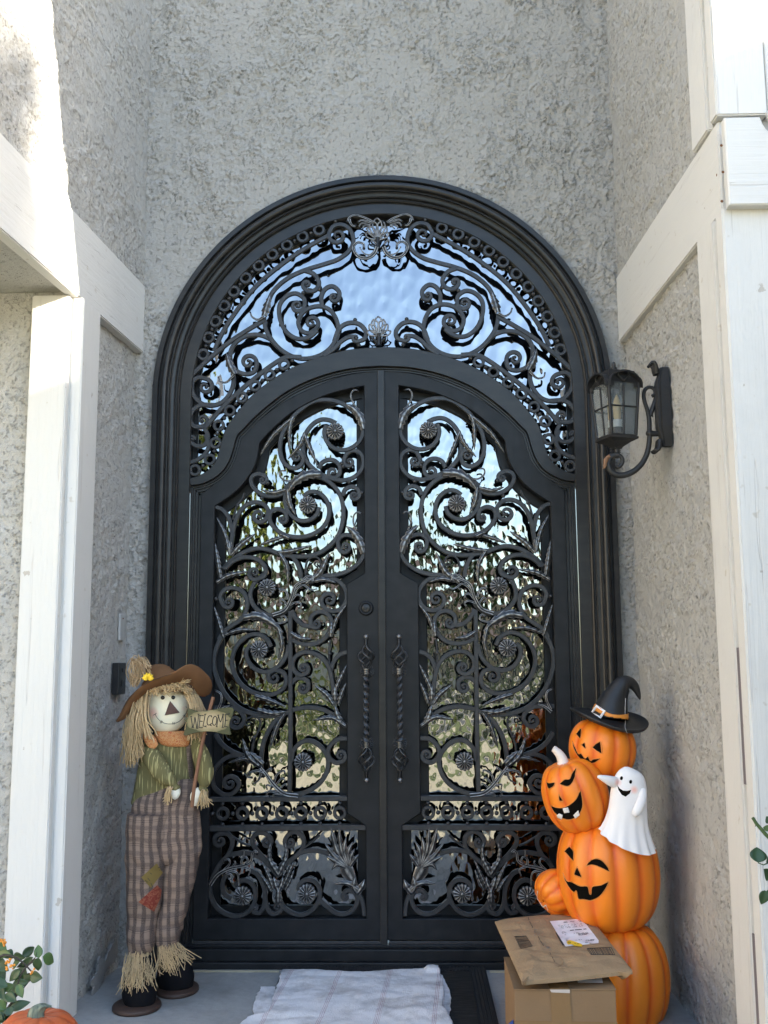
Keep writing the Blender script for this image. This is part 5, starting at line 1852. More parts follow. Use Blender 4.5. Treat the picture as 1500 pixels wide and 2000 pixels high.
# painted tendrils on the small side pumpkin
b5 = bvh_of(P5)
mb = MB()
for l in ([(435, 395), (432, 450), (450, 500), (480, 520), (500, 505)], [(440, 480), (450, 530)], [(480, 515), (498, 505), (515, 545)]):
    line_on(mb, b5, [C4(*p) for p in l], .0011, .0008)
if mb.n:
    mb.build('painted_tendril', 'ghost_white', P5)
# ghost
YG = -.635
gh = MB()
G = [((1030, 1022), (1070, 1022)), ((985, 1050), (1135, 1048)), ((945, 1100), (1205, 1092)), ((918, 1160), (1240, 1150)), ((895, 1250), (1258, 1240)), ((882, 1350), (1260, 1350)), ((868, 1450), (1263, 1475)), ((838, 1550), (1272, 1620)), ((802, 1622), (1310, 1760)), ((775, 1652), (1345, 1855))]
n = 72
a = np.linspace(0, 2*math.pi, n, endpoint=False)
g = smooth([(*p, *q_) for p, q_ in G], None, 4)
rows = []
for i, (xl, yl_, xr, yr_) in enumerate(g):
    A, B = at(*C3(xl, yl_), YG), at(*C3(xr, yr_), YG)
    c, h = (A+B)/2, (B-A)/2
    hw = np.linalg.norm(h)
    t = i/(len(g)-1)
    rip = 1+.055*max(0, (t-.55)/.45)*np.sin(a*13)
    dz = -.030*max(0, (t-.5)/.5)*np.clip(-np.sin(a), 0, 1)
    rows.append(np.stack([c[0]+h[0]*np.cos(a)*rip, YG+hw*(.62-.12*t)*np.sin(a)*rip, c[2]+h[2]*np.cos(a)+dz], -1))
gh.grid(rows, closev=True)
gh.add(rows[0], [tuple(range(n))])
limb(gh, C3, [(960, 1185, 62, -.0), (900, 1168, 54, -.02), (840, 1145, 40, -.03), (790, 1128, 24, -.035), (760, 1122, 12, -.035)], YG, 16)
limb(gh, C3, [(1225, 1250, 30, -.02), (1215, 1340, 46, -.035), (1185, 1420, 50, -.045), (1150, 1480, 44, -.05), (1125, 1512, 26, -.05)], YG, 16)
ghost = gh.build('ghost', 'ghost_white', pk, sub=1)
bg_ = bvh_of(ghost)
def oval(cx, cy, rx, ry, rot=.15):
    return [(cx+rx*math.cos(t)*math.cos(rot)-ry*math.sin(t)*math.sin(rot), cy+rx*math.cos(t)*math.sin(rot)+ry*math.sin(t)*math.cos(rot)) for t in np.linspace(0, 2*math.pi, 14, endpoint=False)]
for cx_, cy_ in ((1003, 1138), (1095, 1174)):
    mb = MB()
    drape(mb, bg_, [C3(*p) for p in oval(cx_, cy_, 15, 20)], .001, 1.2)
    mb.build('eye', 'carved_black', ghost)
mb = MB()
drape(mb, bg_, [C3(*p) for p in ((960, 1206), (985, 1240), (1020, 1262), (1060, 1265), (1100, 1255), (1088, 1290), (1045, 1324), (1005, 1305), (972, 1255))], .001, 1.5, crv=False)
mb.build('mouth', 'carved_black', ghost)
k = Mat('ghost_white2', (.78, .76, .75), .5, 0, .4)
v = k.coord()
out = k.mix(k.noise(v, 12, 3), (.75, .73, .73), (.82, .80, .78))
for p in ((962, 1178), (1132, 1255)):
    q_ = drop(bg_, *C3(*p), 0)-np.array(ORG[pk.name])
    d = k.n('VectorMath', operation='DISTANCE')
    k.l(v, d.inputs[0])
    d.inputs[1].default_value = tuple(q_)
    out = k.mix(k.ramp(d.outputs['Value'], [(.003, .6), (.015, 0)]), out, (.85, .30, .18))
k.color(out)
ghost.data.materials[0] = k.m
# witch hat
YH = -.50
hb_c = at(*C3(870, 545), YH)
ax = Vector((.24, -.20, 1)).normalized()
rot = np.array(Vector((0, 0, 1)).rotation_difference(ax).to_matrix())
R = 388/5.172/pxm(YH)
hat = MB()
a = np.linspace(0, 2*math.pi, 64, endpoint=False)
rows = []
for f, z in ((.42, .012), (.6, .004), (.8, .004), (.93, .010), (.985, .014), (1.0, .010), (.985, .003), (.9, -.004), (.6, -.010), (.3, -.010)):
    w = .010*np.sin(2*a+.6)*f**2+.006*np.cos(a)*f
    rows.append(np.stack([R*f*np.cos(a), R*f*np.sin(a)*.92, np.full(64, z)+w], -1)@rot.T+hb_c)
hat.grid(rows, closev=True)
pc = [(888, 520, 195, 0), (893, 470, 178, 0), (905, 420, 160, 0), (925, 360, 142, 0), (950, 300, 124, 0), (985, 235, 106, 0), (1030, 185, 88, 0), (1080, 175, 68, 0), (1125, 200, 52, 0), (1155, 248, 38, 0), (1175, 298, 26, 0), (1187, 335, 13, 0), (1189, 346, 4, 0)]
limb(hat, C3, pc, YH, 36, .002, 1.0, fr=30)
wh = hat.build('witch_hat', 'hat_black', pk, sub=1)
bw = bvh_of(wh)
mb = MB()
drape(mb, bw, [C3(*p) for p in ((722, 348), (705, 375), (685, 410), (690, 428), (740, 455), (820, 500), (900, 530), (980, 545), (1052, 545), (1064, 538), (1066, 486), (1052, 490), (980, 500), (900, 490), (840, 462), (780, 420), (735, 375))][::-1], .0022, 2.0)
band = mb.build('hat_band', 'band_orange', wh, solid=.002)
mb = MB()
bo = [C3(*p) for p in ((760, 402), (846, 462), (788, 548), (700, 482))]
bi = [C3(*p) for p in ((764, 428), (822, 468), (782, 524), (722, 478))]
pr = []
for q_ in bo+bi:
    h = drop(bw, *q_, .0045)
    pr.append(h)
if all(p is not None for p in pr):
    mb.add(pr, [(i, (i+1) % 4, 4+(i+1) % 4, 4+i) for i in range(4)], smooth=False)
    mb.build('buckle', 'ghost_white', wh, solid=.003)
mb = MB()
line_on(mb, bw, [C3(*p) for p in ((1040, 330), (1035, 450), (1040, 560), (1038, 630), (1070, 690), (1130, 715), (1150, 745))], .0006, .0015)
mb.build('hanging_thread', 'ghost_white', wh)
# ------------------------------------------------------------------ wall lantern on the right wall
simple('lantern_black', (.014, .014, .015), .5, var=.2, bump=.3, bscale=90)
simple('bulb_amber', (.78, .58, .30), .15)
simple('bulb_white', (.75, .75, .72), .5)
simple('old_copper', (.22, .11, .05), .6)
k = Mat('seeded_glass', (.55, .6, .62), .06, 0, .5)
k.b.inputs['Transmission Weight'].default_value = .85
k.b.inputs['IOR'].default_value = 1.2
k.bump(k.noise(k.coord((1, 1, .5)), 55, 3), .5, .004)
M['seeded_glass'] = k.m
YLN = -.585
c = at(*C5(560, 850), YLN)
lan = thing('wall_lantern', 'black four-sided carriage lantern with seeded glass on a scrolled wall bracket', 'lantern', (.975, YLN, at(1296, 800, YLN)[2]))
U = 1/6.818/pxm(YLN)
rz_ = math.radians(20)
ca, sa = math.cos(rz_), math.sin(rz_)
zof = lambda y: at(*C5(560, y), YLN)[2]
def lp(x, y, z):
    return (c[0]+x*ca-y*sa, YLN+x*sa+y*ca, z)
h0, h1 = 228*U, 185*U              # half widths at the shoulders and at the foot
z0, z1, zt = zof(545), zof(1190), zof(330)
hw = lambda z: h1+(h0-h1)*(z-z1)/(z0-z1)
body = MB()
for sx in (-1, 1):
    for sy in (-1, 1):
        P = [lp(sx*hw(z), sy*hw(z), z) for z in (z1, z0, z0+.012)]
        body.tube(P, 22*U, 4, twist=0)
for k4 in range(4):
    an = k4*math.pi/2
    def fp(u, z, o=0.0):
        x, y = u, -(hw(z)+o)
        return lp(x*math.cos(an)-y*math.sin(an), x*math.sin(an)+y*math.cos(an), z)
    body.tube([fp(0, z1), fp(0, z0)], 12*U, 6)
    zm = zof(815)
    body.tube([fp(-hw(zm), zm), fp(hw(zm), zm)], 12*U, 6)
    body.tube([fp(-hw(z1), z1), fp(hw(z1), z1)], 16*U, 6)
    # arched hood over each face
    rows = []
    for o in (-.02, .0, .012, .016):
        t = np.linspace(0, math.pi, 15)
        rows.append([fp(-h0*1.06*math.cos(q_), z0-.006+(zt-z0)*.86*math.sin(q_)**.85, o) for q_ in t])
    body.grid(np.array(rows))
    body.grid(np.array([[np.array(p)+(0, 0, .004) for p in r_] for r_ in rows]))
    body.grid(np.array([rows[-1], [np.array(p)+(0, 0, .006) for p in rows[-1]]]))
    # little crest in the arch
    zz = zof(440)
    for s_ in (-1, 1):
        P = [fp(0, zz-.012), fp(s_*.012, zz-.004), fp(s_*.022, zz+.006), fp(s_*.016, zz+.014)]
        body.tube(smooth(P, .003), .003, 6)
lf = body.build('lantern_frame', 'lantern_black', lan)
mb = MB()
zr = zof(340)
q4 = lambda s, z: [lp(x*s, y*s, z) for x, y in ((-1, -1), (1, -1), (1, 1), (-1, 1))]
mb.grid([q4(h0*.98, z0+.010), q4(h0*.86, zr), q4(h0*.40, zof(305)), q4(.006, zof(285))], closev=True, smooth=False)
top_c = lp(0, 0, zof(270))
mb.sphere(lp(0, 0, zof(235)), 30*U, 14, 10, scale=(1, 1, 2.0))
mb.tube([lp(0, 0, zof(300)), lp(0, 0, zof(262))], [40*U, 44*U], 12)
mb.build('lantern_roof', 'lantern_black', lan)
mb = MB()
mb.grid([q4(h1*1.0, z1-.001), q4(h1*1.14, z1-.003), q4(h1*1.14, z1-.010), q4(h1*.75, zof(1265)), q4(h1*.30, zof(1325)), q4(.012, zof(1345))], closev=True, smooth=False)
mb.add(q4(h1*1.0, z1-.001), [(0, 1, 2, 3)], smooth=False)
mb.tube([lp(0, 0, zof(1335)), lp(0, 0, zof(1420))], .009, 12)
for z in (1360, 1385):
    mb.tube([lp(0, 0, zof(z)), lp(0, 0, zof(z+10))], .0125, 12)
mb.build('lantern_base', 'lantern_black', lan)
for k4 in range(4):
    an = k4*math.pi/2
    mb = MB()
    g4 = []
    for z in np.linspace(z1, z0, 4):
        g4.append([lp(u*hw(z)*math.cos(an)+(hw(z)-.004)*math.sin(an), u*hw(z)*math.sin(an)-(hw(z)-.004)*math.cos(an), z) for u in (-1, 0, 1)])
    t = np.linspace(-1, 1, 3)
    g4.append([lp(u*h0*.7*math.cos(an)+(h0-.004)*math.sin(an), u*h0*.7*math.sin(an)-(h0-.004)*math.cos(an), z0+(zt-z0)*.55) for u in t])
    mb.grid(np.array(g4))
    mb.build('lantern_pane', 'seeded_glass', lan)
mb = MB()
mb.tube([lp(0, 0, z1), lp(0, 0, zof(1060))], .017, 14)
lh = mb.build('lamp_holder', 'sole_brown', lan)
mb = MB()
mb.tube([lp(0, 0, zof(1060)), lp(0, 0, zof(960))], .016, 14)
mb.build('bulb_collar', 'bulb_white', lh)
mb = MB()
mb.tube([lp(0, 0, zof(960)), lp(0, 0, zof(900)), lp(0, 0, zof(780)), lp(0, 0, zof(700)), lp(0, 0, zof(630))], [.012, .014, .015, .011, .003], 14)
mb.build('bulb', 'bulb_amber', lh)
# bracket
mb = MB()
def arm(pts, w0, w1, dy=0.0):
    P = smooth([at(*C5(*p), YLN) for p in pts], .006)
    P[:, 1] += dy
    mb.tube(P, np.linspace(w0, w1, len(P))*U*1.18, 10)
arm([(535, 1425), (600, 1425), (650, 1470), (645, 1540), (600, 1585), (565, 1570)], 26, 22)
arm([(600, 1425), (520, 1430), (470, 1490), (465, 1570), (500, 1640), (580, 1690), (680, 1690), (800, 1640), (900, 1550), (965, 1440), (1000, 1320), (1012, 1200), (1012, 1100), (1008, 960), (985, 830), (950, 720), (935, 620), (960, 545), (1020, 520), (1075, 550), (1085, 610), (1045, 640)], 40, 20)
arm([(1020, 900), (1055, 800), (1090, 700), (1120, 620), (1150, 600)], 26, 30)
arm([(1045, 780), (1040, 860), (1060, 920)], 14, 6)
arm([(1012, 1135), (1080, 1140), (1160, 1140)], 40, 26)
q_ = at(*C5(1012, 1135), YLN)
mb.sphere(q_, 52*U, 12, 8, scale=(1, 1, .9))
mb.build('bracket_arm', 'lantern_black', lan)
mb = MB()
xw = .985
def platep(y0, y1, x0, x1, half):
    pass
zt_, zb_ = zof(275), zof(1320)
n = 9
for f, x in ((1.0, xw-.022), (.72, xw-.032)):
    hwid = .024*f
    prf = []
    for t in np.linspace(0, 1, 13):
        z = zb_+(zt_-zb_)*t
        en = min(1, 4.0*min(t, 1-t)+.12)
        wv = hwid*(.45+.55*en)
        prf.append([(xw+.01, YLN-wv, z), (xw+(x-xw)*(.5+.5*en), YLN-wv, z), (xw+(x-.007-xw)*(.4+.6*en), YLN-wv*.5, z), (xw+(x-.007-xw)*(.4+.6*en), YLN+wv*.5, z), (xw+(x-xw)*(.5+.5*en), YLN+wv, z), (xw+.01, YLN+wv, z)])
    mb.grid(np.array(prf), smooth=False)
    mb.add(np.vstack([prf[0], prf[-1]]), [(0, 1, 2, 3, 4, 5), (11, 10, 9, 8, 7, 6)], 0, False)
for s_, z in ((1, zt_), (-1, zb_)):
    for d in (-.02, 0, .02):
        P = smooth([(xw-.03, YLN+d*.5, z-s_*.02), (xw-.036, YLN+d, z+s_*.008), (xw-.045, YLN+d*1.1, z+s_*.016), (xw-.052, YLN+d, z+s_*.010)], .004)
        mb.tube(P, np.linspace(.010, .005, len(P)), 8)
mb.build('wall_plate', 'lantern_black', lan)
mb = MB()
P = smooth([at(*C5(*p), YLN-.012) for p in ((480, 1435), (440, 1470), (425, 1530), (412, 1590), (385, 1608))], .004)
leaf_mesh_pts = np.stack([P[:, 0], P[:, 2]], -1)
leaf_mesh(mb, leaf_mesh_pts, 60*U, 3, P[0][1], .004)
mb.build('bracket_leaf', 'old_copper', lan)
# ------------------------------------------------------------------ doorbell and blank plate on the left wall
simple('doorbell_black', (.012, .013, .015), .35, var=.05)
simple('doorbell_grey', (.03, .032, .035), .25, var=.05)
simple('plate_grey', (.42, .42, .41), .5, var=.03)
xw = -1.005
db = thing('doorbell', 'black video doorbell on the left wall above the scarecrow hat', 'doorbell', (xw, -.11, 1.07))
mb = MB()
mb.box((xw, -.165, 1.008), (xw+.026, -.070, 1.126), bev=.003)
bod = mb.build('doorbell_case', 'doorbell_black', db)
mb = MB()
a = np.linspace(0, 2*math.pi, 24, endpoint=False)
for r0, r1, x in ((.0001, .010, .0275), ):
    mb.grid([[(xw+x, -.118+r*math.cos(t), 1.050+r*math.sin(t)) for t in a] for r in (.0001, .011, .0135)], closev=True)
mb.build('push_button', 'doorbell_grey', db)
mb = MB()
mb.sphere((xw+.025, -.118, 1.098), .008, 14, 8, scale=(.5, 1, 1))
mb.build('camera_lens', 'button_black', db)
pl = MB()
pl.box((xw+.001, -.108, 1.210), (xw+.010, -.050, 1.310), bev=.003)
pp = pl.build('cover_plate', 'plate_grey', origin=(xw, -.08, 1.26))
tag(pp, 'small blank grey cover plate on the left wall above the doorbell', 'cover plate')
pl = MB()
pl.sphere((xw+.0105, -.079, 1.294), .003, 10, 6)
pl.build('screw', 'rust', pp)
# ------------------------------------------------------------------ doormat, towel, boxes
simple('mat_rubber', (.012, .012, .013), .7, var=.2, bump=.3, bscale=150)
k = Mat('mat_carpet', (.03, .03, .03), .95, 0, .1)
v = k.coord((1, 14, 1))
k.color(k.ramp(k.noise(v, 16, 5), [(.35, (.012, .012, .012)), (.62, (.035, .034, .032)), (.75, (.10, .095, .09))]))
k.bump(k.noise(k.coord(), 260, 2), .5, .004)
M['mat_carpet'] = k.m
X0, X1, Yf, Yb = -.372, .372, -.72, -.030
mb = MB()
mb.box((X0, Yf, .001), (X1, Yb, .010), bev=.003)
mat_o = mb.build('doormat', 'mat_rubber', origin=(0, -.37, 0))
tag(mat_o, 'black rubber doormat with a beaded border half under the white towel', 'doormat')
mb = MB()
mb.box((X0+.06, Yf+.05, .0105), (X1-.06, Yb-.05, .0125))
mb.build('carpet_insert', 'mat_carpet', mat_o)
mb = MB()
for x in np.arange(X1-.054, X1-.006, .0125):
    for y in np.arange(Yf+.01, Yb-.01, .0115):
        mb.box((x, y, .0095), (x+.009, y+.008, .0135))
for y in np.arange(Yb-.044, Yb-.008, .0115):
    for x in np.arange(X0+.01, X1-.065, .0125):
        mb.box((x, y, .0095), (x+.009, y+.008, .0135))
tag(mb.build('nub', 'mat_rubber', mat_o), kind='stuff')

k = Mat('towel', (.60, .59, .60), .95, 0, .1)
v = k.coord()
sxy = k.n('SeparateXYZ')
k.l(v, sxy.inputs[0])
xx = k.math('ADD', sxy.outputs[0], k.math('MULTIPLY', sxy.outputs[1], -.06))
rep = k.math('ABSOLUTE', k.math('SUBTRACT', k.math('FRACT', k.math('ADD', k.math('DIVIDE', xx, .178), .47)), .5))
inband = k.ramp(rep, [(.045, 1), (.052, 0)])
lines = stripes(k, xx, .0055, .34, .15)
dash = k.ramp(k.noise(k.coord((20, 160, 1)), 3, 1), [(.42, .25), (.5, 1)])
st = k.math('MULTIPLY', k.math('MULTIPLY', inband, lines), k.math('MULTIPLY', dash, .75))
dirt = k.ramp(k.noise(v, 6, 6, .7), [(.46, 0), (.72, .8)])
c_ = k.mix(k.noise(v, 30, 5), (.62, .61, .63), (.76, .75, .75))
c_ = k.mix(dirt, c_, (.23, .21, .20))
c_ = k.mix(st, c_, (.28, .09, .13))
k.color(c_)
k.bump(k.math('ADD', k.noise(v, 240, 3), k.math('MULTIPLY', k.noise(v, 25, 4), 1.5)), .6, .004)
M['towel'] = k.m
def cloth(left, right, z0, amp, seed, nm, n=70, m=60, par=None):
    A, B = smooth(left, None, 12), smooth(right, None, 12)
    def res(Q, m):
        L = np.linspace(0, 1, len(Q))
        return np.stack([np.interp(np.linspace(0, 1, m), L, Q[:, k]) for k in (0, 1)], -1)
    A, B = res(A, m), res(B, m)
    r = np.random.default_rng(seed)
    R = np.zeros((m, n, 3))
    u = np.linspace(0, 1, n)
    for i in range(m):
        q = A[i]+(B[i]-A[i])*u[:, None]
        R[i, :, 0], R[i, :, 1] = q[:, 0], q[:, 1]
    R[..., 2] = z0
    w1 = wob(R*np.array((1, .5, 1)), amp, 16, seed)+wob(R, amp*.22, 42, seed+1)+wob(R*np.array((.4, 1, 1)), amp*.6, 30, seed+2)
    R[..., 2] += np.abs(w1)+amp*.2
    R[0, :, 1] += r.normal(size=n)*.0022
    R[:, 0, 0] += r.normal(size=m)*.0022
    R[:, -1, 0] += r.normal(size=m)*.0022
    return R
fl2 = lambda x, y, z=.02: tuple(flo(*C6(x, y), z)[:2])
left = [fl2(322, 96), fl2(300, 160), fl2(272, 250), fl2(240, 340), (-.42, -.60), (-.44, -.78)]
right = [fl2(1200, 88), fl2(1222, 150), fl2(1235, 230), fl2(1225, 300), (.222, -.60), (.235, -.78)]
R = cloth(left, right, .016, .007, 3, 'a')
mid = np.linspace(0, 1, R.shape[1])
R[:9, :, 1] -= (.030*np.exp(-((mid-.45)/.25)**2)*np.linspace(1, .3, 9)[:, None])
R[:5, -6:, 2] += .012
mb = MB()
mb.grid(R)
tw = mb.build('towel', 'towel', origin=(0, -.4, .02), solid=.003, sub=1)
tag(tw, 'wrinkled white towel with dirty patches and thin red stripes on the doormat', 'towel')
left = [fl2(205, 186, .012), fl2(180, 240, .012), fl2(160, 290, .012), fl2(120, 404, .012), (-.56, -.80)]
right = [fl2(420, 186, .012), fl2(420, 240, .012), fl2(420, 290, .012), fl2(420, 404, .012), (-.30, -.80)]
mb = MB()
mb.grid(cloth(left, right, .003, .005, 8, 'b', 30, 40))
mb.build('folded_edge', 'towel', tw, solid=.003, sub=1)
left = [fl2(1195, 120, .012), fl2(1200, 200, .012), fl2(1195, 290, .012), (.19, -.6)]
right = [fl2(1225, 130, .012), fl2(1262, 230, .012), fl2(1272, 318, .012), (.215, -.6)]
mb = MB()
mb.grid(cloth(left, right, .012, .006, 12, 'c', 16, 30))
mb.build('folded_edge', 'towel', tw, solid=.003, sub=1)

# cardboard box
def cardboard(name, base, crease=0.0):
    k = Mat(name, base, .85, 0, .2)
    v = k.coord()
    g = k.noise(k.coord((4, 4, 160)), 3, 2)
    c = k.mix(k.noise(v, 9, 5), tuple(x*.86 for x in base), tuple(x*1.08 for x in base))
    k.color(k.mix(k.math('MULTIPLY', g, .18), c, tuple(x*.7 for x in base)))
    wr_ = k.n('TexVoronoi', feature='DISTANCE_TO_EDGE', i_Scale=8.0)
    dv = k.n('TexNoise', i_Scale=7.0, i_Detail=3.0)
    k.l(v, dv.inputs['Vector'])
    ma = k.n('VectorMath', operation='MULTIPLY_ADD')
    k.l(dv.outputs['Color'], ma.inputs[0])
    ma.inputs[1].default_value = (.14, .14, .14)
    k.l(v, ma.inputs[2])
    k.l(ma.outputs[0], wr_.inputs['Vector'])
    crs = k.ramp(wr_.outputs['Distance'], [(0, 0), (.10, 1)])
    crs = k.math('MULTIPLY', crs, crease)
    k.bump(k.math('ADD', k.math('ADD', k.math('MULTIPLY', g, .3), crs), k.noise(v, 120, 4)), .3 if crease == 0 else .8, .003)
    M[name] = k.m
cardboard('cardboard', (.25, .155, .082))
cardboard('kraft', (.36, .238, .132), .55)
k = Mat('packing_tape', (.24, .14, .06), .22, 0, .5)
k.bump(k.noise(k.coord(), 40, 4), .4, .003)
M['packing_tape'] = k.m
simple('tape_worn', (.55, .48, .42), .4)
simple('label_white', (.74, .73, .76), .6, var=.03)
simple('blue_tape', (.01, .08, .50), .4)
simple('print_black', (.015, .015, .015), .7, var=.05)
simple('print_grey', (.16, .155, .15), .8, var=.1)
simple('sticker_yellow', (.80, .53, .03), .5, var=.04)
YF = -1.06
p0, p1 = at(1004, 1931, YF), at(1202.5, 1932, YF)
ZT = p0[2]
bx0, bx1 = p0[0], p1[0]
YB = YF+.30
bz = thing('cardboard_box', 'taped brown cardboard box on the porch under the padded mailer', 'box', ((bx0+bx1)/2, (YF+YB)/2, 0))
mb = MB()
mb.box((bx0, YF, .001), (bx1, YB, ZT-.004), bev=.0025)
bb = mb.build('box_body', 'cardboard', bz)
for y0, y1 in ((YF-.0015, (YF+YB)/2-.0015), ((YF+YB)/2+.0015, YB+.0015)):
    mb = MB()
    mb.box((bx0-.0015, y0, ZT-.0035), (bx1+.0015, y1, ZT-.0005), bev=.001)
    mb.build('flap', 'cardboard', bz)
xa, xb = at(1074, 1950, YF)[0], at(1113, 1950, YF)[0]
mb = MB()
mb.add([(xa, YF-.003, ZT-.002), (xb, YF-.003, ZT-.002), (xb+.004, YF-.0022, ZT-.085), (xa+.004, YF-.0022, ZT-.088)], [(3, 2, 1, 0)], smooth=False)
mb.add([(xa, YF-.003, ZT+.0012), (xb, YF-.003, ZT+.0012), (xb, YB, ZT+.0012), (xa, YB, ZT+.0012), (xa, YF-.003, ZT-.002), (xb, YF-.003, ZT-.002)], [(0, 1, 2, 3), (4, 5, 1, 0)], smooth=False)
mb.build('tape_strip', 'packing_tape', bz)
mb = MB()
mb.add([(bx0-.0005, YF-.0027, ZT-.080), (bx1+.0005, YF-.0027, ZT-.084), (bx1+.0005, YF-.0027, ZT-.150), (bx0-.0005, YF-.0027, ZT-.146)], [(3, 2, 1, 0)], smooth=False)
mb.build('tape_strip', 'packing_tape', bz)
mb = MB()
mb.add([(xa, YF-.0036, ZT-.001), (xb, YF-.0036, ZT-.001), (xb, YF-.0036, ZT-.010), (xa+.004, YF-.0036, ZT-.008)], [(3, 2, 1, 0)], smooth=False)
mb.build('torn_tape', 'tape_worn', bz)
mb = MB()
mb.add([(bx0-.0025, YF+.02, ZT-.085), (bx0-.0025, YF+.20, ZT-.16), (bx0-.0025, YF+.20, ZT-.24), (bx0-.0025, YF+.02, ZT-.24)], [(0, 1, 2, 3)], smooth=False)
mb.build('blue_strip', 'blue_tape', bz)
def quad_at(mb, pts, Z, lift, mi=0):
    mb.add([flo(*p, Z)+np.array((0, 0, lift)) for p in pts], [(3, 2, 1, 0)], mi, False)
mb = MB()
quad_at(mb, [C4(738, 1060), C4(925, 1052), C4(938, 1110), C4(745, 1108)], ZT, .002)
wl = mb.build('warning_label', 'label_white', bz)
def text(s, size, loc, rot, mat, parent, name='print', shear=0.0):
    """lettering as flat mesh"""
    cu = bpy.data.curves.new(name, 'FONT')
    cu.body = s
    cu.size = size
    cu.align_x = 'CENTER'
    cu.align_y = 'CENTER'
    cu.extrude = .00015
    cu.resolution_u = 2
    t = bpy.data.objects.new(name+'_src', cu)
    COL.objects.link(t)
    bpy.context.view_layer.update()
    me = bpy.data.meshes.new_from_object(t.evaluated_get(bpy.context.evaluated_depsgraph_get()))
    bpy.data.objects.remove(t)
    me.name = name
    me.materials.clear()
    me.materials.append(M[mat])
    o = bpy.data.objects.new(name, me)
    COL.objects.link(o)
    o.parent = parent
    org = np.array(ORG.get(parent.name, (0, 0, 0)))
    mw = Matrix.Translation(Vector(np.asarray(loc)-org)) @ rot
    o.matrix_local = mw
    ORG[o.name] = tuple(org)
    return o
wc = flo(*C4(835, 1082), ZT)+np.array((0, 0, .0026))
text('WARNING', .0085, wc+np.array((0, .004, 0)), Matrix.Rotation(math.pi, 4, 'Z'), 'print_black', wl)

# padded paper mailer
ML = thing('padded_mailer', 'crumpled brown paper mailer with white shipping label lying on the cardboard box', 'parcel', ((bx0+bx1)/2, (YF+YB)/2+.02, ZT))
ZM = ZT+.034
TL, TR, BR, BL = (flo(*C4(*p), z) for p, z in (((105, 632), ZM), ((850, 612), ZM+.012), ((1168, 1012), ZM-.002), ((312, 1090), ZM-.004)))
n, m = 64, 52
u, v_ = np.meshgrid(np.linspace(0, 1, n), np.linspace(0, 1, m))
top_edge = lambda u: -.0  # straight in plan
P = (TL*((1-u)*(1-v_))[..., None]+TR*(u*(1-v_))[..., None]+BR*(u*v_)[..., None]+BL*((1-u)*v_)[..., None])
P[..., 1] += .055*np.sin(np.pi*u)*(1-v_)**1.6
P[..., 1] -= .006*np.sin(np.pi*u*1.3)*v_**3
edge = np.minimum(np.minimum(u, 1-u)*6, np.minimum(v_, 1-v_)*6)
bul = np.clip(edge, 0, 1)**.5
cr = wob(P*np.array((1, .6, 1)), .0045, 34, 2)+wob(P, .003, 80, 5)+.006*np.maximum(0, wob(P*np.array((.5, 1, 1)), 1.0, 22, 9))
top_ = P.copy()
top_[..., 2] += .012*bul+cr*bul
bot = P.copy()
bot[..., 2] -= .010*bul-.3*cr*bul+.004
bot[..., 2] = np.maximum(bot[..., 2], ZT+.002)
bot[-1], top_[-1] = P[-1]-np.array((0, 0, .010)), P[-1]
mb = MB()
mb.grid(top_)
mb.grid(bot[:, ::-1])
mb.grid(np.array([top_[0], bot[0]]))
mb.grid(np.array([bot[-1], top_[-1]]))
mb.grid(np.array([bot[:, 0], top_[:, 0]]))
mb.grid(np.array([top_[:, -1], bot[:, -1]]))
mailer = mb.build('paper_envelope', 'kraft', ML)
# folded lip along the front edge
F0 = [C4(310, 1118), C4(360, 1055), C4(470, 1025), C4(620, 1000), C4(780, 985), C4(900, 1010), C4(1020, 1018), C4(1168, 1016)]
F1 = [C4(322, 1124), C4(400, 1110), C4(520, 1100), C4(660, 1090), C4(820, 1075), C4(960, 1050), C4(1040, 1042), C4(1085, 1075)]
A = smooth([flo(*p, ZM-.002+.004*math.sin(i*2.1)) for i, p in enumerate(F0)], .008)
B = smooth([flo(*p, ZT+.006) for p in F1], None, 8)
L = np.linspace(0, 1, len(B))
B = np.stack([np.interp(np.linspace(0, 1, len(A)), L, B[:, k]) for k in range(3)], -1)
rows = []
for t in np.linspace(0, 1, 7):
    q_ = A+(B-A)*t
    q_[:, 1] -= .010*math.sin(math.pi*t)
    rows.append(q_)
R_l = np.array(rows)
R_l += wob(R_l, .002, 60, 4)[..., None]
mb = MB()
mb.grid(R_l)
mb.build('folded_lip', 'kraft', ML, solid=.002, sub=1)
bm_ = bvh_of(mailer)
def flat_print(polys, mat, name, lift=.0012, parent=None, step=3.0):
    mb = MB()
    for pl_ in polys:
        drape(mb, bm_, [C4(*p) for p in pl_], lift, step, crv=False)
    if mb.n:
        return mb.build(name, mat, parent or mailer)
lab = flat_print([[(528, 632), (775, 612), (905, 780), (905, 802), (650, 828), (590, 735)]], 'label_white', 'shipping_label', .0016)
def frame_lines(pl_, r=.0008):
    mb = MB()
    q = [C4(*p) for p in pl_]
    for a_, b_ in zip(q, q[1:]+q[:1]):
        line_on(mb, bm_, [a_, b_], r, .0012, 4, step=3)
    return mb
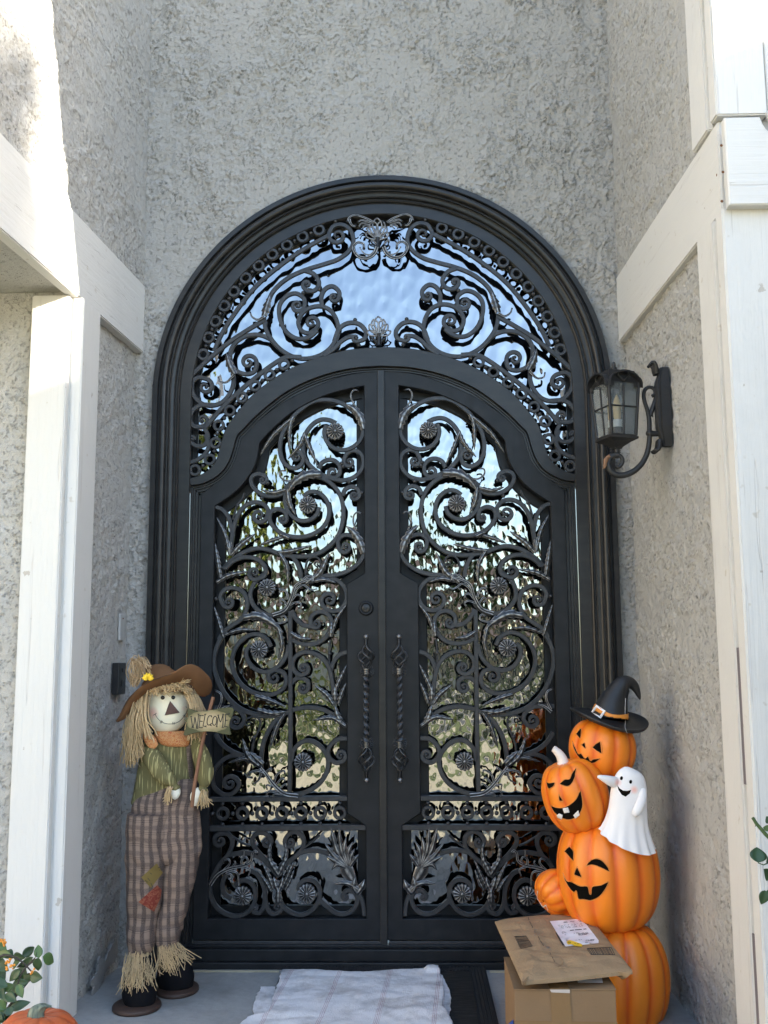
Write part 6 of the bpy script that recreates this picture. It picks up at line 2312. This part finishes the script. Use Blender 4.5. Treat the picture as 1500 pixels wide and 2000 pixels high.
def barcode(pl_, nb, seed, mat='print_black', along=0, fillp=.5):
    """framed block of printed bars between two edges of a quad"""
    r = np.random.default_rng(seed)
    a_, b_, c_, d_ = (np.array(p, float) for p in pl_)
    mb = frame_lines(pl_)
    t = .04
    while t < .95:
        w = r.choice([.012, .02, .034])
        if along == 0:
            e = [a_+(b_-a_)*t, a_+(b_-a_)*(t+w), d_+(c_-d_)*(t+w), d_+(c_-d_)*t]
        else:
            e = [a_+(d_-a_)*t, b_+(c_-b_)*t, b_+(c_-b_)*(t+w), a_+(d_-a_)*(t+w)]
        e = [p*.92+sum(e)/4*.08 for p in e]
        drape(mb, bm_, [C4(*p) for p in e], .0013, 6.0, crv=False)
        t += w+r.choice([.02, .03, .05])
    return mb.build('barcode', mat, mailer)
barcode([(258, 748), (345, 745), (393, 822), (305, 842)], 9, 2, along=1)
barcode([(815, 842), (1000, 832), (1030, 890), (845, 888)], 16, 4)
barcode([(782, 616), (838, 612), (862, 655), (806, 656)], 5, 5)
flat_print([[(570, 720), (580, 716), (640, 815), (628, 820)]], 'print_black', 'printed_bar')
# printed dashes and the fine print of the mailer
mb = MB()
for a_, b_ in (((362, 600), (368, 622)), ((374, 634), (384, 656)), ((388, 662), (396, 682)), ((438, 748), (450, 772)), ((456, 782), (466, 800)), ((472, 806), (480, 822)), ((528, 872), (538, 890)), ((543, 900), (552, 918)), ((556, 926), (566, 946))):
    line_on(mb, bm_, [C4(*a_), C4(*b_)], .0009, .0012, 4, step=3)
mb.build('tear_line', 'print_black', mailer)
r = np.random.default_rng(5)
mb = MB()
for ox, oy in ((425, 712), (508, 838)):
    for i in range(12):
        x, y = ox+r.normal()*16, oy+r.normal()*14
        line_on(mb, bm_, [C4(x, y), C4(x+r.uniform(3, 8), y+r.uniform(4, 10))], .0006, .0012, 4, step=2)
mb.build('fine_print', 'print_grey', mailer)
def lerp4(q4, uu, vv):
    a_, b_, c_, d_ = (np.array(p, float) for p in q4)
    return (a_*(1-uu)*(1-vv)+b_*uu*(1-vv)+c_*uu*vv+d_*(1-uu)*vv)
LQ = [(528, 632), (775, 612), (905, 802), (650, 828)]
mb = MB()
def dash_row(vv, u0, u1, th, seed, fill=.75, seg=.02):
    rr = np.random.default_rng(seed)
    uu = u0
    while uu < u1:
        w = seg*rr.uniform(.5, 1.4)
        if rr.uniform() < fill:
            e = [lerp4(LQ, uu, vv), lerp4(LQ, min(uu+w, u1), vv), lerp4(LQ, min(uu+w, u1), vv+th), lerp4(LQ, uu, vv+th)]
            drape(mb, bm_, [C4(*p) for p in e], .0023, 6.0, crv=False)
        uu += w*1.25
dash_row(.405, .42, .93, .030, 11, 1.0, .2)
for vv, u0, u1, s_ in ((.07, .36, .50, 1), (.07, .60, .74, 2), (.07, .84, .97, 3), (.10, .38, .50, 4), (.10, .62, .74, 5), (.10, .86, .97, 6), (.53, .45, .62, 7), (.80, .36, .62, 12), (.84, .66, .95, 13), (.87, .66, .92, 14), (.92, .60, .78, 15)):
    dash_row(vv, u0, u1, .018, s_, .8, .022)
for vv in (.55, .575, .60, .625):
    dash_row(vv, .58, .90, .014, int(vv*1000), .9, .03)
mb.build('label_print', 'print_black', lab)
mb = MB()
for u0, v0 in ((.16, .18), (.35, .18), (.55, .18), (.75, .18), (.13, .44)):     # blocks of illegible print
    for i in range(5):
        vv = v0+i*.030
        dash_row(vv, u0, u0+.15, .016, int(u0*100+i*7), .62, .02)
mb.build('label_block', 'print_grey', lab)
sy = flat_print([[(655, 792), (680, 780), (770, 808), (782, 818), (775, 832), (720, 825), (690, 812), (668, 815)]], 'sticker_yellow', 'sticker', .0026)
def upright(px, size, s, par):
    p = drop(bm_, *C4(*px), .0034)
    e1 = drop(bm_, *C4(px[0]+16, px[1]+3), .0034)
    x = Vector(e1-p).normalized()
    z = Vector((0, -.15, 1)).normalized()
    y = z.cross(x).normalized()
    z = x.cross(y)
    rot = Matrix((x, y, z)).transposed().to_4x4()
    text(s, size, p, rot, 'print_black', par)
upright((679, 802), .012, 'G', sy)
upright((733, 809), .0075, '33 26', sy)
# folded top flap edge across the mailer
mb = MB()
line_on(mb, bm_, [C4(*p) for p in ((610, 918), (628, 945), (612, 968), (560, 992), (520, 1004))], .0016, .0006, 5)
line_on(mb, bm_, [C4(*p) for p in ((520, 1004), (640, 990), (770, 974), (790, 985))], .0016, .0006, 5)
mb.build('flap_edge', 'kraft', mailer)
# ------------------------------------------------------------------ plants and the small pumpkin at the edges
k = simple('leaf_green', (.030, .065, .022), .42, var=.35, scale=40)
simple('leaf_light', (.065, .125, .035), .45, var=.3, scale=40)
simple('plant_stem', (.045, .04, .03), .7)
simple('plant_stem_green', (.06, .10, .03), .6)
simple('blossom_orange', (.75, .30, .04), .6, var=.3, scale=200)
k = Mat('stem_grey', (.14, .17, .13), .7, 0, .3)
k.color(k.ramp(k.noise(k.coord((60, 60, 8)), 1.5, 4), [(.35, (.07, .10, .085)), (.6, (.20, .23, .17)), (.75, (.38, .38, .27))]))
k.bump(k.noise(k.coord((60, 60, 8)), 1.5, 4), .5, .004)
M['stem_grey'] = k.m
def blade(mb, a, b, w, nrm, fold=.25, curl=.12):
    """ovate leaf from its stalk end a to its tip b"""
    a, b, nrm = (np.asarray(q, float) for q in (a, b, nrm))
    d = b-a
    L = np.linalg.norm(d)
    d = d/L
    s = np.cross(d, nrm)
    s /= np.linalg.norm(s)+1e-9
    nn = np.cross(s, d)
    t = np.linspace(0, 1, 11)
    wv = w*.5*np.sin(np.pi*t**.78)**.85*(1+.05*np.cos(t*60))
    rows = []
    for c_, f in ((-1, fold), (-.55, fold*.35), (0, 0), (.55, fold*.35), (1, fold)):
        q = a+d*(t*L)[:, None]+s*(wv*c_)[:, None]+nn*(f*wv-curl*L*np.sin(np.pi*t)*-.4+wob(np.outer(t*L, d)+c_, .02*w, 90, 3))[:, None]
        rows.append(q)
    mb.grid(np.array(rows))
def plant_leaf(parent, p, q, w, Y0, Y1, up=(0, -1, .3), mat='leaf_green'):
    mb = MB()
    a, b = at(*p, Y0), at(*q, Y1)
    blade(mb, a, b, w/pxm((Y0+Y1)/2), up)
    return mb.build('leaf', mat, parent, solid=.0008)
YP = -1.02
lt = thing('lantana_shrub', 'leafy shrub with small orange blossoms at the foot of the left white board', 'shrub', tuple(at(-10, 2060, YP)))
mb = MB()
for pts, r0 in (([(-30, 2050), (5, 1985), (28, 1950), (40, 1905), (52, 1888), (68, 1872)], .006), ([(-30, 1905), (0, 1868), (25, 1868), (45, 1880), (62, 1898)], .005), ([(-20, 2040), (10, 1970), (14, 1955)], .004), ([(28, 1950), (50, 1925), (66, 1905)], .0025), ([(52, 1888), (66, 1878), (72, 1860)], .002)):
    P = smooth([at(*p, YP) for p in pts], .02)
    mb.tube(P, np.linspace(r0, r0*.4, len(P)), 7)
mb.build('branch', 'plant_stem', lt)
C7p = lambda *p: C7(*p)
LV = [((440, 295), (430, 145), 95, .0, .02), ((372, 285), (238, 385), 70, 0, .02), ((430, 290), (430, 440), 105, -.03, -.02), ((480, 280), (605, 345), 130, .0, .03), ((345, 500), (480, 520), 120, -.02, -.03), ((230, 425), (105, 560), 95, .0, .0),
      ((205, 590), (255, 745), 95, -.03, -.04), ((140, 600), (330, 560), 100, 0, .0), ((60, 230), (150, 300), 110, .02, .0), ((-40, 240), (120, 250), 120, .02, .0), ((-60, 330), (100, 440), 140, .01, .0), ((-70, 560), (90, 620), 130, -.02, -.02), ((30, 640), (170, 600), 90, 0, 0),
      ((110, 870), (345, 790), 105, -.03, -.02), ((60, 700), (190, 790), 110, -.02, -.04), ((-30, 780), (70, 880), 130, -.03, -.03), ((95, 850), (120, 945), 120, -.05, -.06), ((-60, 950), (60, 1010), 130, -.04, -.05), ((-40, 130), (75, 190), 100, 0, 0), ((-50, 430), (60, 540), 130, .03, .03), ((10, 920), (-40, 1000), 120, -.05, -.05), ((180, 470), (260, 560), 100, .03, .04), ((-20, 620), (40, 760), 120, .0, -.02)]
for i, (p, q, w, d0, d1) in enumerate(LV):
    up_ = (.15*math.sin(i*1.7), -1, .5+.3*math.cos(i*2.3))
    plant_leaf(lt, C7(*p), C7(*q), w/5.77, YP+d0, YP+d1, up_, 'leaf_green' if i % 3 else 'leaf_light')
r = np.random.default_rng(14)
for i in range(26):
    px_, py_ = r.uniform(-45, 48), r.uniform(1865, 2030)
    a_ = r.uniform(-.9, .9)
    L_ = r.uniform(20, 34)
    plant_leaf(lt, (px_, py_), (px_+L_*math.cos(a_)*.8, py_-L_*math.sin(a_+.3)), r.uniform(14, 20), YP+.05+r.uniform(0, .08), YP+.03+r.uniform(0, .08), (.5*r.normal(), -1, .6+.4*r.normal()), 'leaf_green' if i % 4 else 'leaf_light')
mb = MB()
r = np.random.default_rng(4)
for cx_, cy_, n_ in ((95, 340, 14), (130, 375, 8), (45, 115, 16), (15, 100, 12), (360, 445, 6), (70, 425, 5)):
    for i in range(n_):
        p = at(*C7(cx_+r.normal()*16, cy_+r.normal()*16), YP-.03+r.normal()*.006)
        mb.sphere(p, r.uniform(.002, .0036), 6, 4)
tag(mb.build('blossom', 'blossom_orange', lt), kind='stuff')
rs = thing('rose_bush', 'green rose branch with round leaves reaching in beside the right white board', 'shrub', tuple(at(1560, 1900, -1.45)))
YR = -1.45
C8 = crop(1400, 1550, 7.41)
mb = MB()
for pts, r0, r1 in (([(520, 348), (560, 420), (640, 510), (760, 640), (1100, 900)], .0038, .006), ([(600, 1005), (660, 1035), (760, 1000), (1000, 960)], .0012, .002), ([(640, 1590), (720, 1545), (900, 1450)], .001, .002)):
    P = smooth([at(*C8(*p), YR) for p in pts], .015)
    mb = MB()
    mb.tube(P, np.linspace(r0, r1, len(P)), 8)
    mb.build('branch', 'plant_stem_green', rs)
for a_, b_ in (((580, 430), (552, 482)), ((640, 520), (600, 470))):
    mb = MB()
    mb.tube([at(*C8(*a_), YR), at(*C8(*b_), YR)], [.0025, .0004], 6)
    mb.build('thorn', 'plant_stem_green', rs)
for i, (p, q, w, m_) in enumerate([((600, 1000), (578, 775), 230, 'leaf_green'), ((700, 1400), (640, 1605), 150, 'leaf_green'), ((760, 1220), (680, 1090), 170, 'leaf_green'), ((790, 520), (670, 490), 90, 'leaf_light'), ((780, 420), (715, 330), 120, 'leaf_green'), ((800, 1000), (760, 860), 160, 'leaf_green'), ((800, 1560), (760, 1380), 180, 'leaf_green'), ((900, 1200), (780, 1300), 190, 'leaf_light')]):
    plant_leaf(rs, C8(*p), C8(*q), w/7.41, YR, YR-.02*(i % 3-1), (.2*math.sin(i), -1, .25), m_)
mb = MB()
leaf_cloud(mb, (1.72, -1.98, 1.35), .66, 3200, .045, 91, squash=2.0)  # bush mass added out of view to shade the right front boards
mb.build('foliage', 'leaf_green', rs)
mb = MB()
for dx, dy in ((0, 0), (.2, .15), (-.15, .1), (.1, -.2)):
    P = smooth([(1.75+dx*.4, -2.0+dy*.4, -.15), (1.78+dx, -2+dy, .8), (1.78+dx*2, -2+dy*2, 2.0)], .1)
    mb.tube(P, np.linspace(.014, .006, len(P)), 6)
tag(mb.build('cane', 'plant_stem_green', rs), kind='stuff')
# small pumpkin in front of the left board
YQ = -1.16
c = at(72, 2044, YQ)
s = pxm(YQ)
sp = thing('pumpkin', 'salmon orange pumpkin with a curved grey green stem at the lower left', 'pumpkin', (c[0], c[1], 0))
mb = MB()
pumpkin(mb, (c[0], c[1], max(c[2], .06)), 80/s, 66/s, 10, (.05, -.02, 1), .07)
mb.build('pumpkin_body', 'pumpkin_real', sp, attr='groove')
mb = MB()
P = smooth([at(*C7(*p), YQ-.01) for p in ((400, 1010), (370, 950), (350, 900), (400, 840), (470, 810), (520, 800))], .006)
Pw = smooth([at(*C7(*p), YQ-.01) for p in ((405, 1010), (400, 960), (410, 900), (440, 855), (490, 830), (530, 830))], .005)
rw = np.linspace(150, 88, len(Pw))/5.77/s*.62
base_n = len(Pw)
a = np.linspace(0, 2*math.pi, 20, endpoint=False)
rows = []
for i, (p, rr) in enumerate(zip(Pw, rw)):
    fl = rr*(1+.13*np.cos(a*5+i*.12))
    rows.append(np.stack([p[0]+fl*np.cos(a), p[1]+fl*np.sin(a)*.8, np.full(20, p[2])+.35*fl*np.cos(a)*(i/base_n)*-1], -1))
mb.grid(rows, closev=True)
mb.add(rows[-1], [tuple(range(20))], 0, False)
mb.build('stem', 'stem_grey', sp)
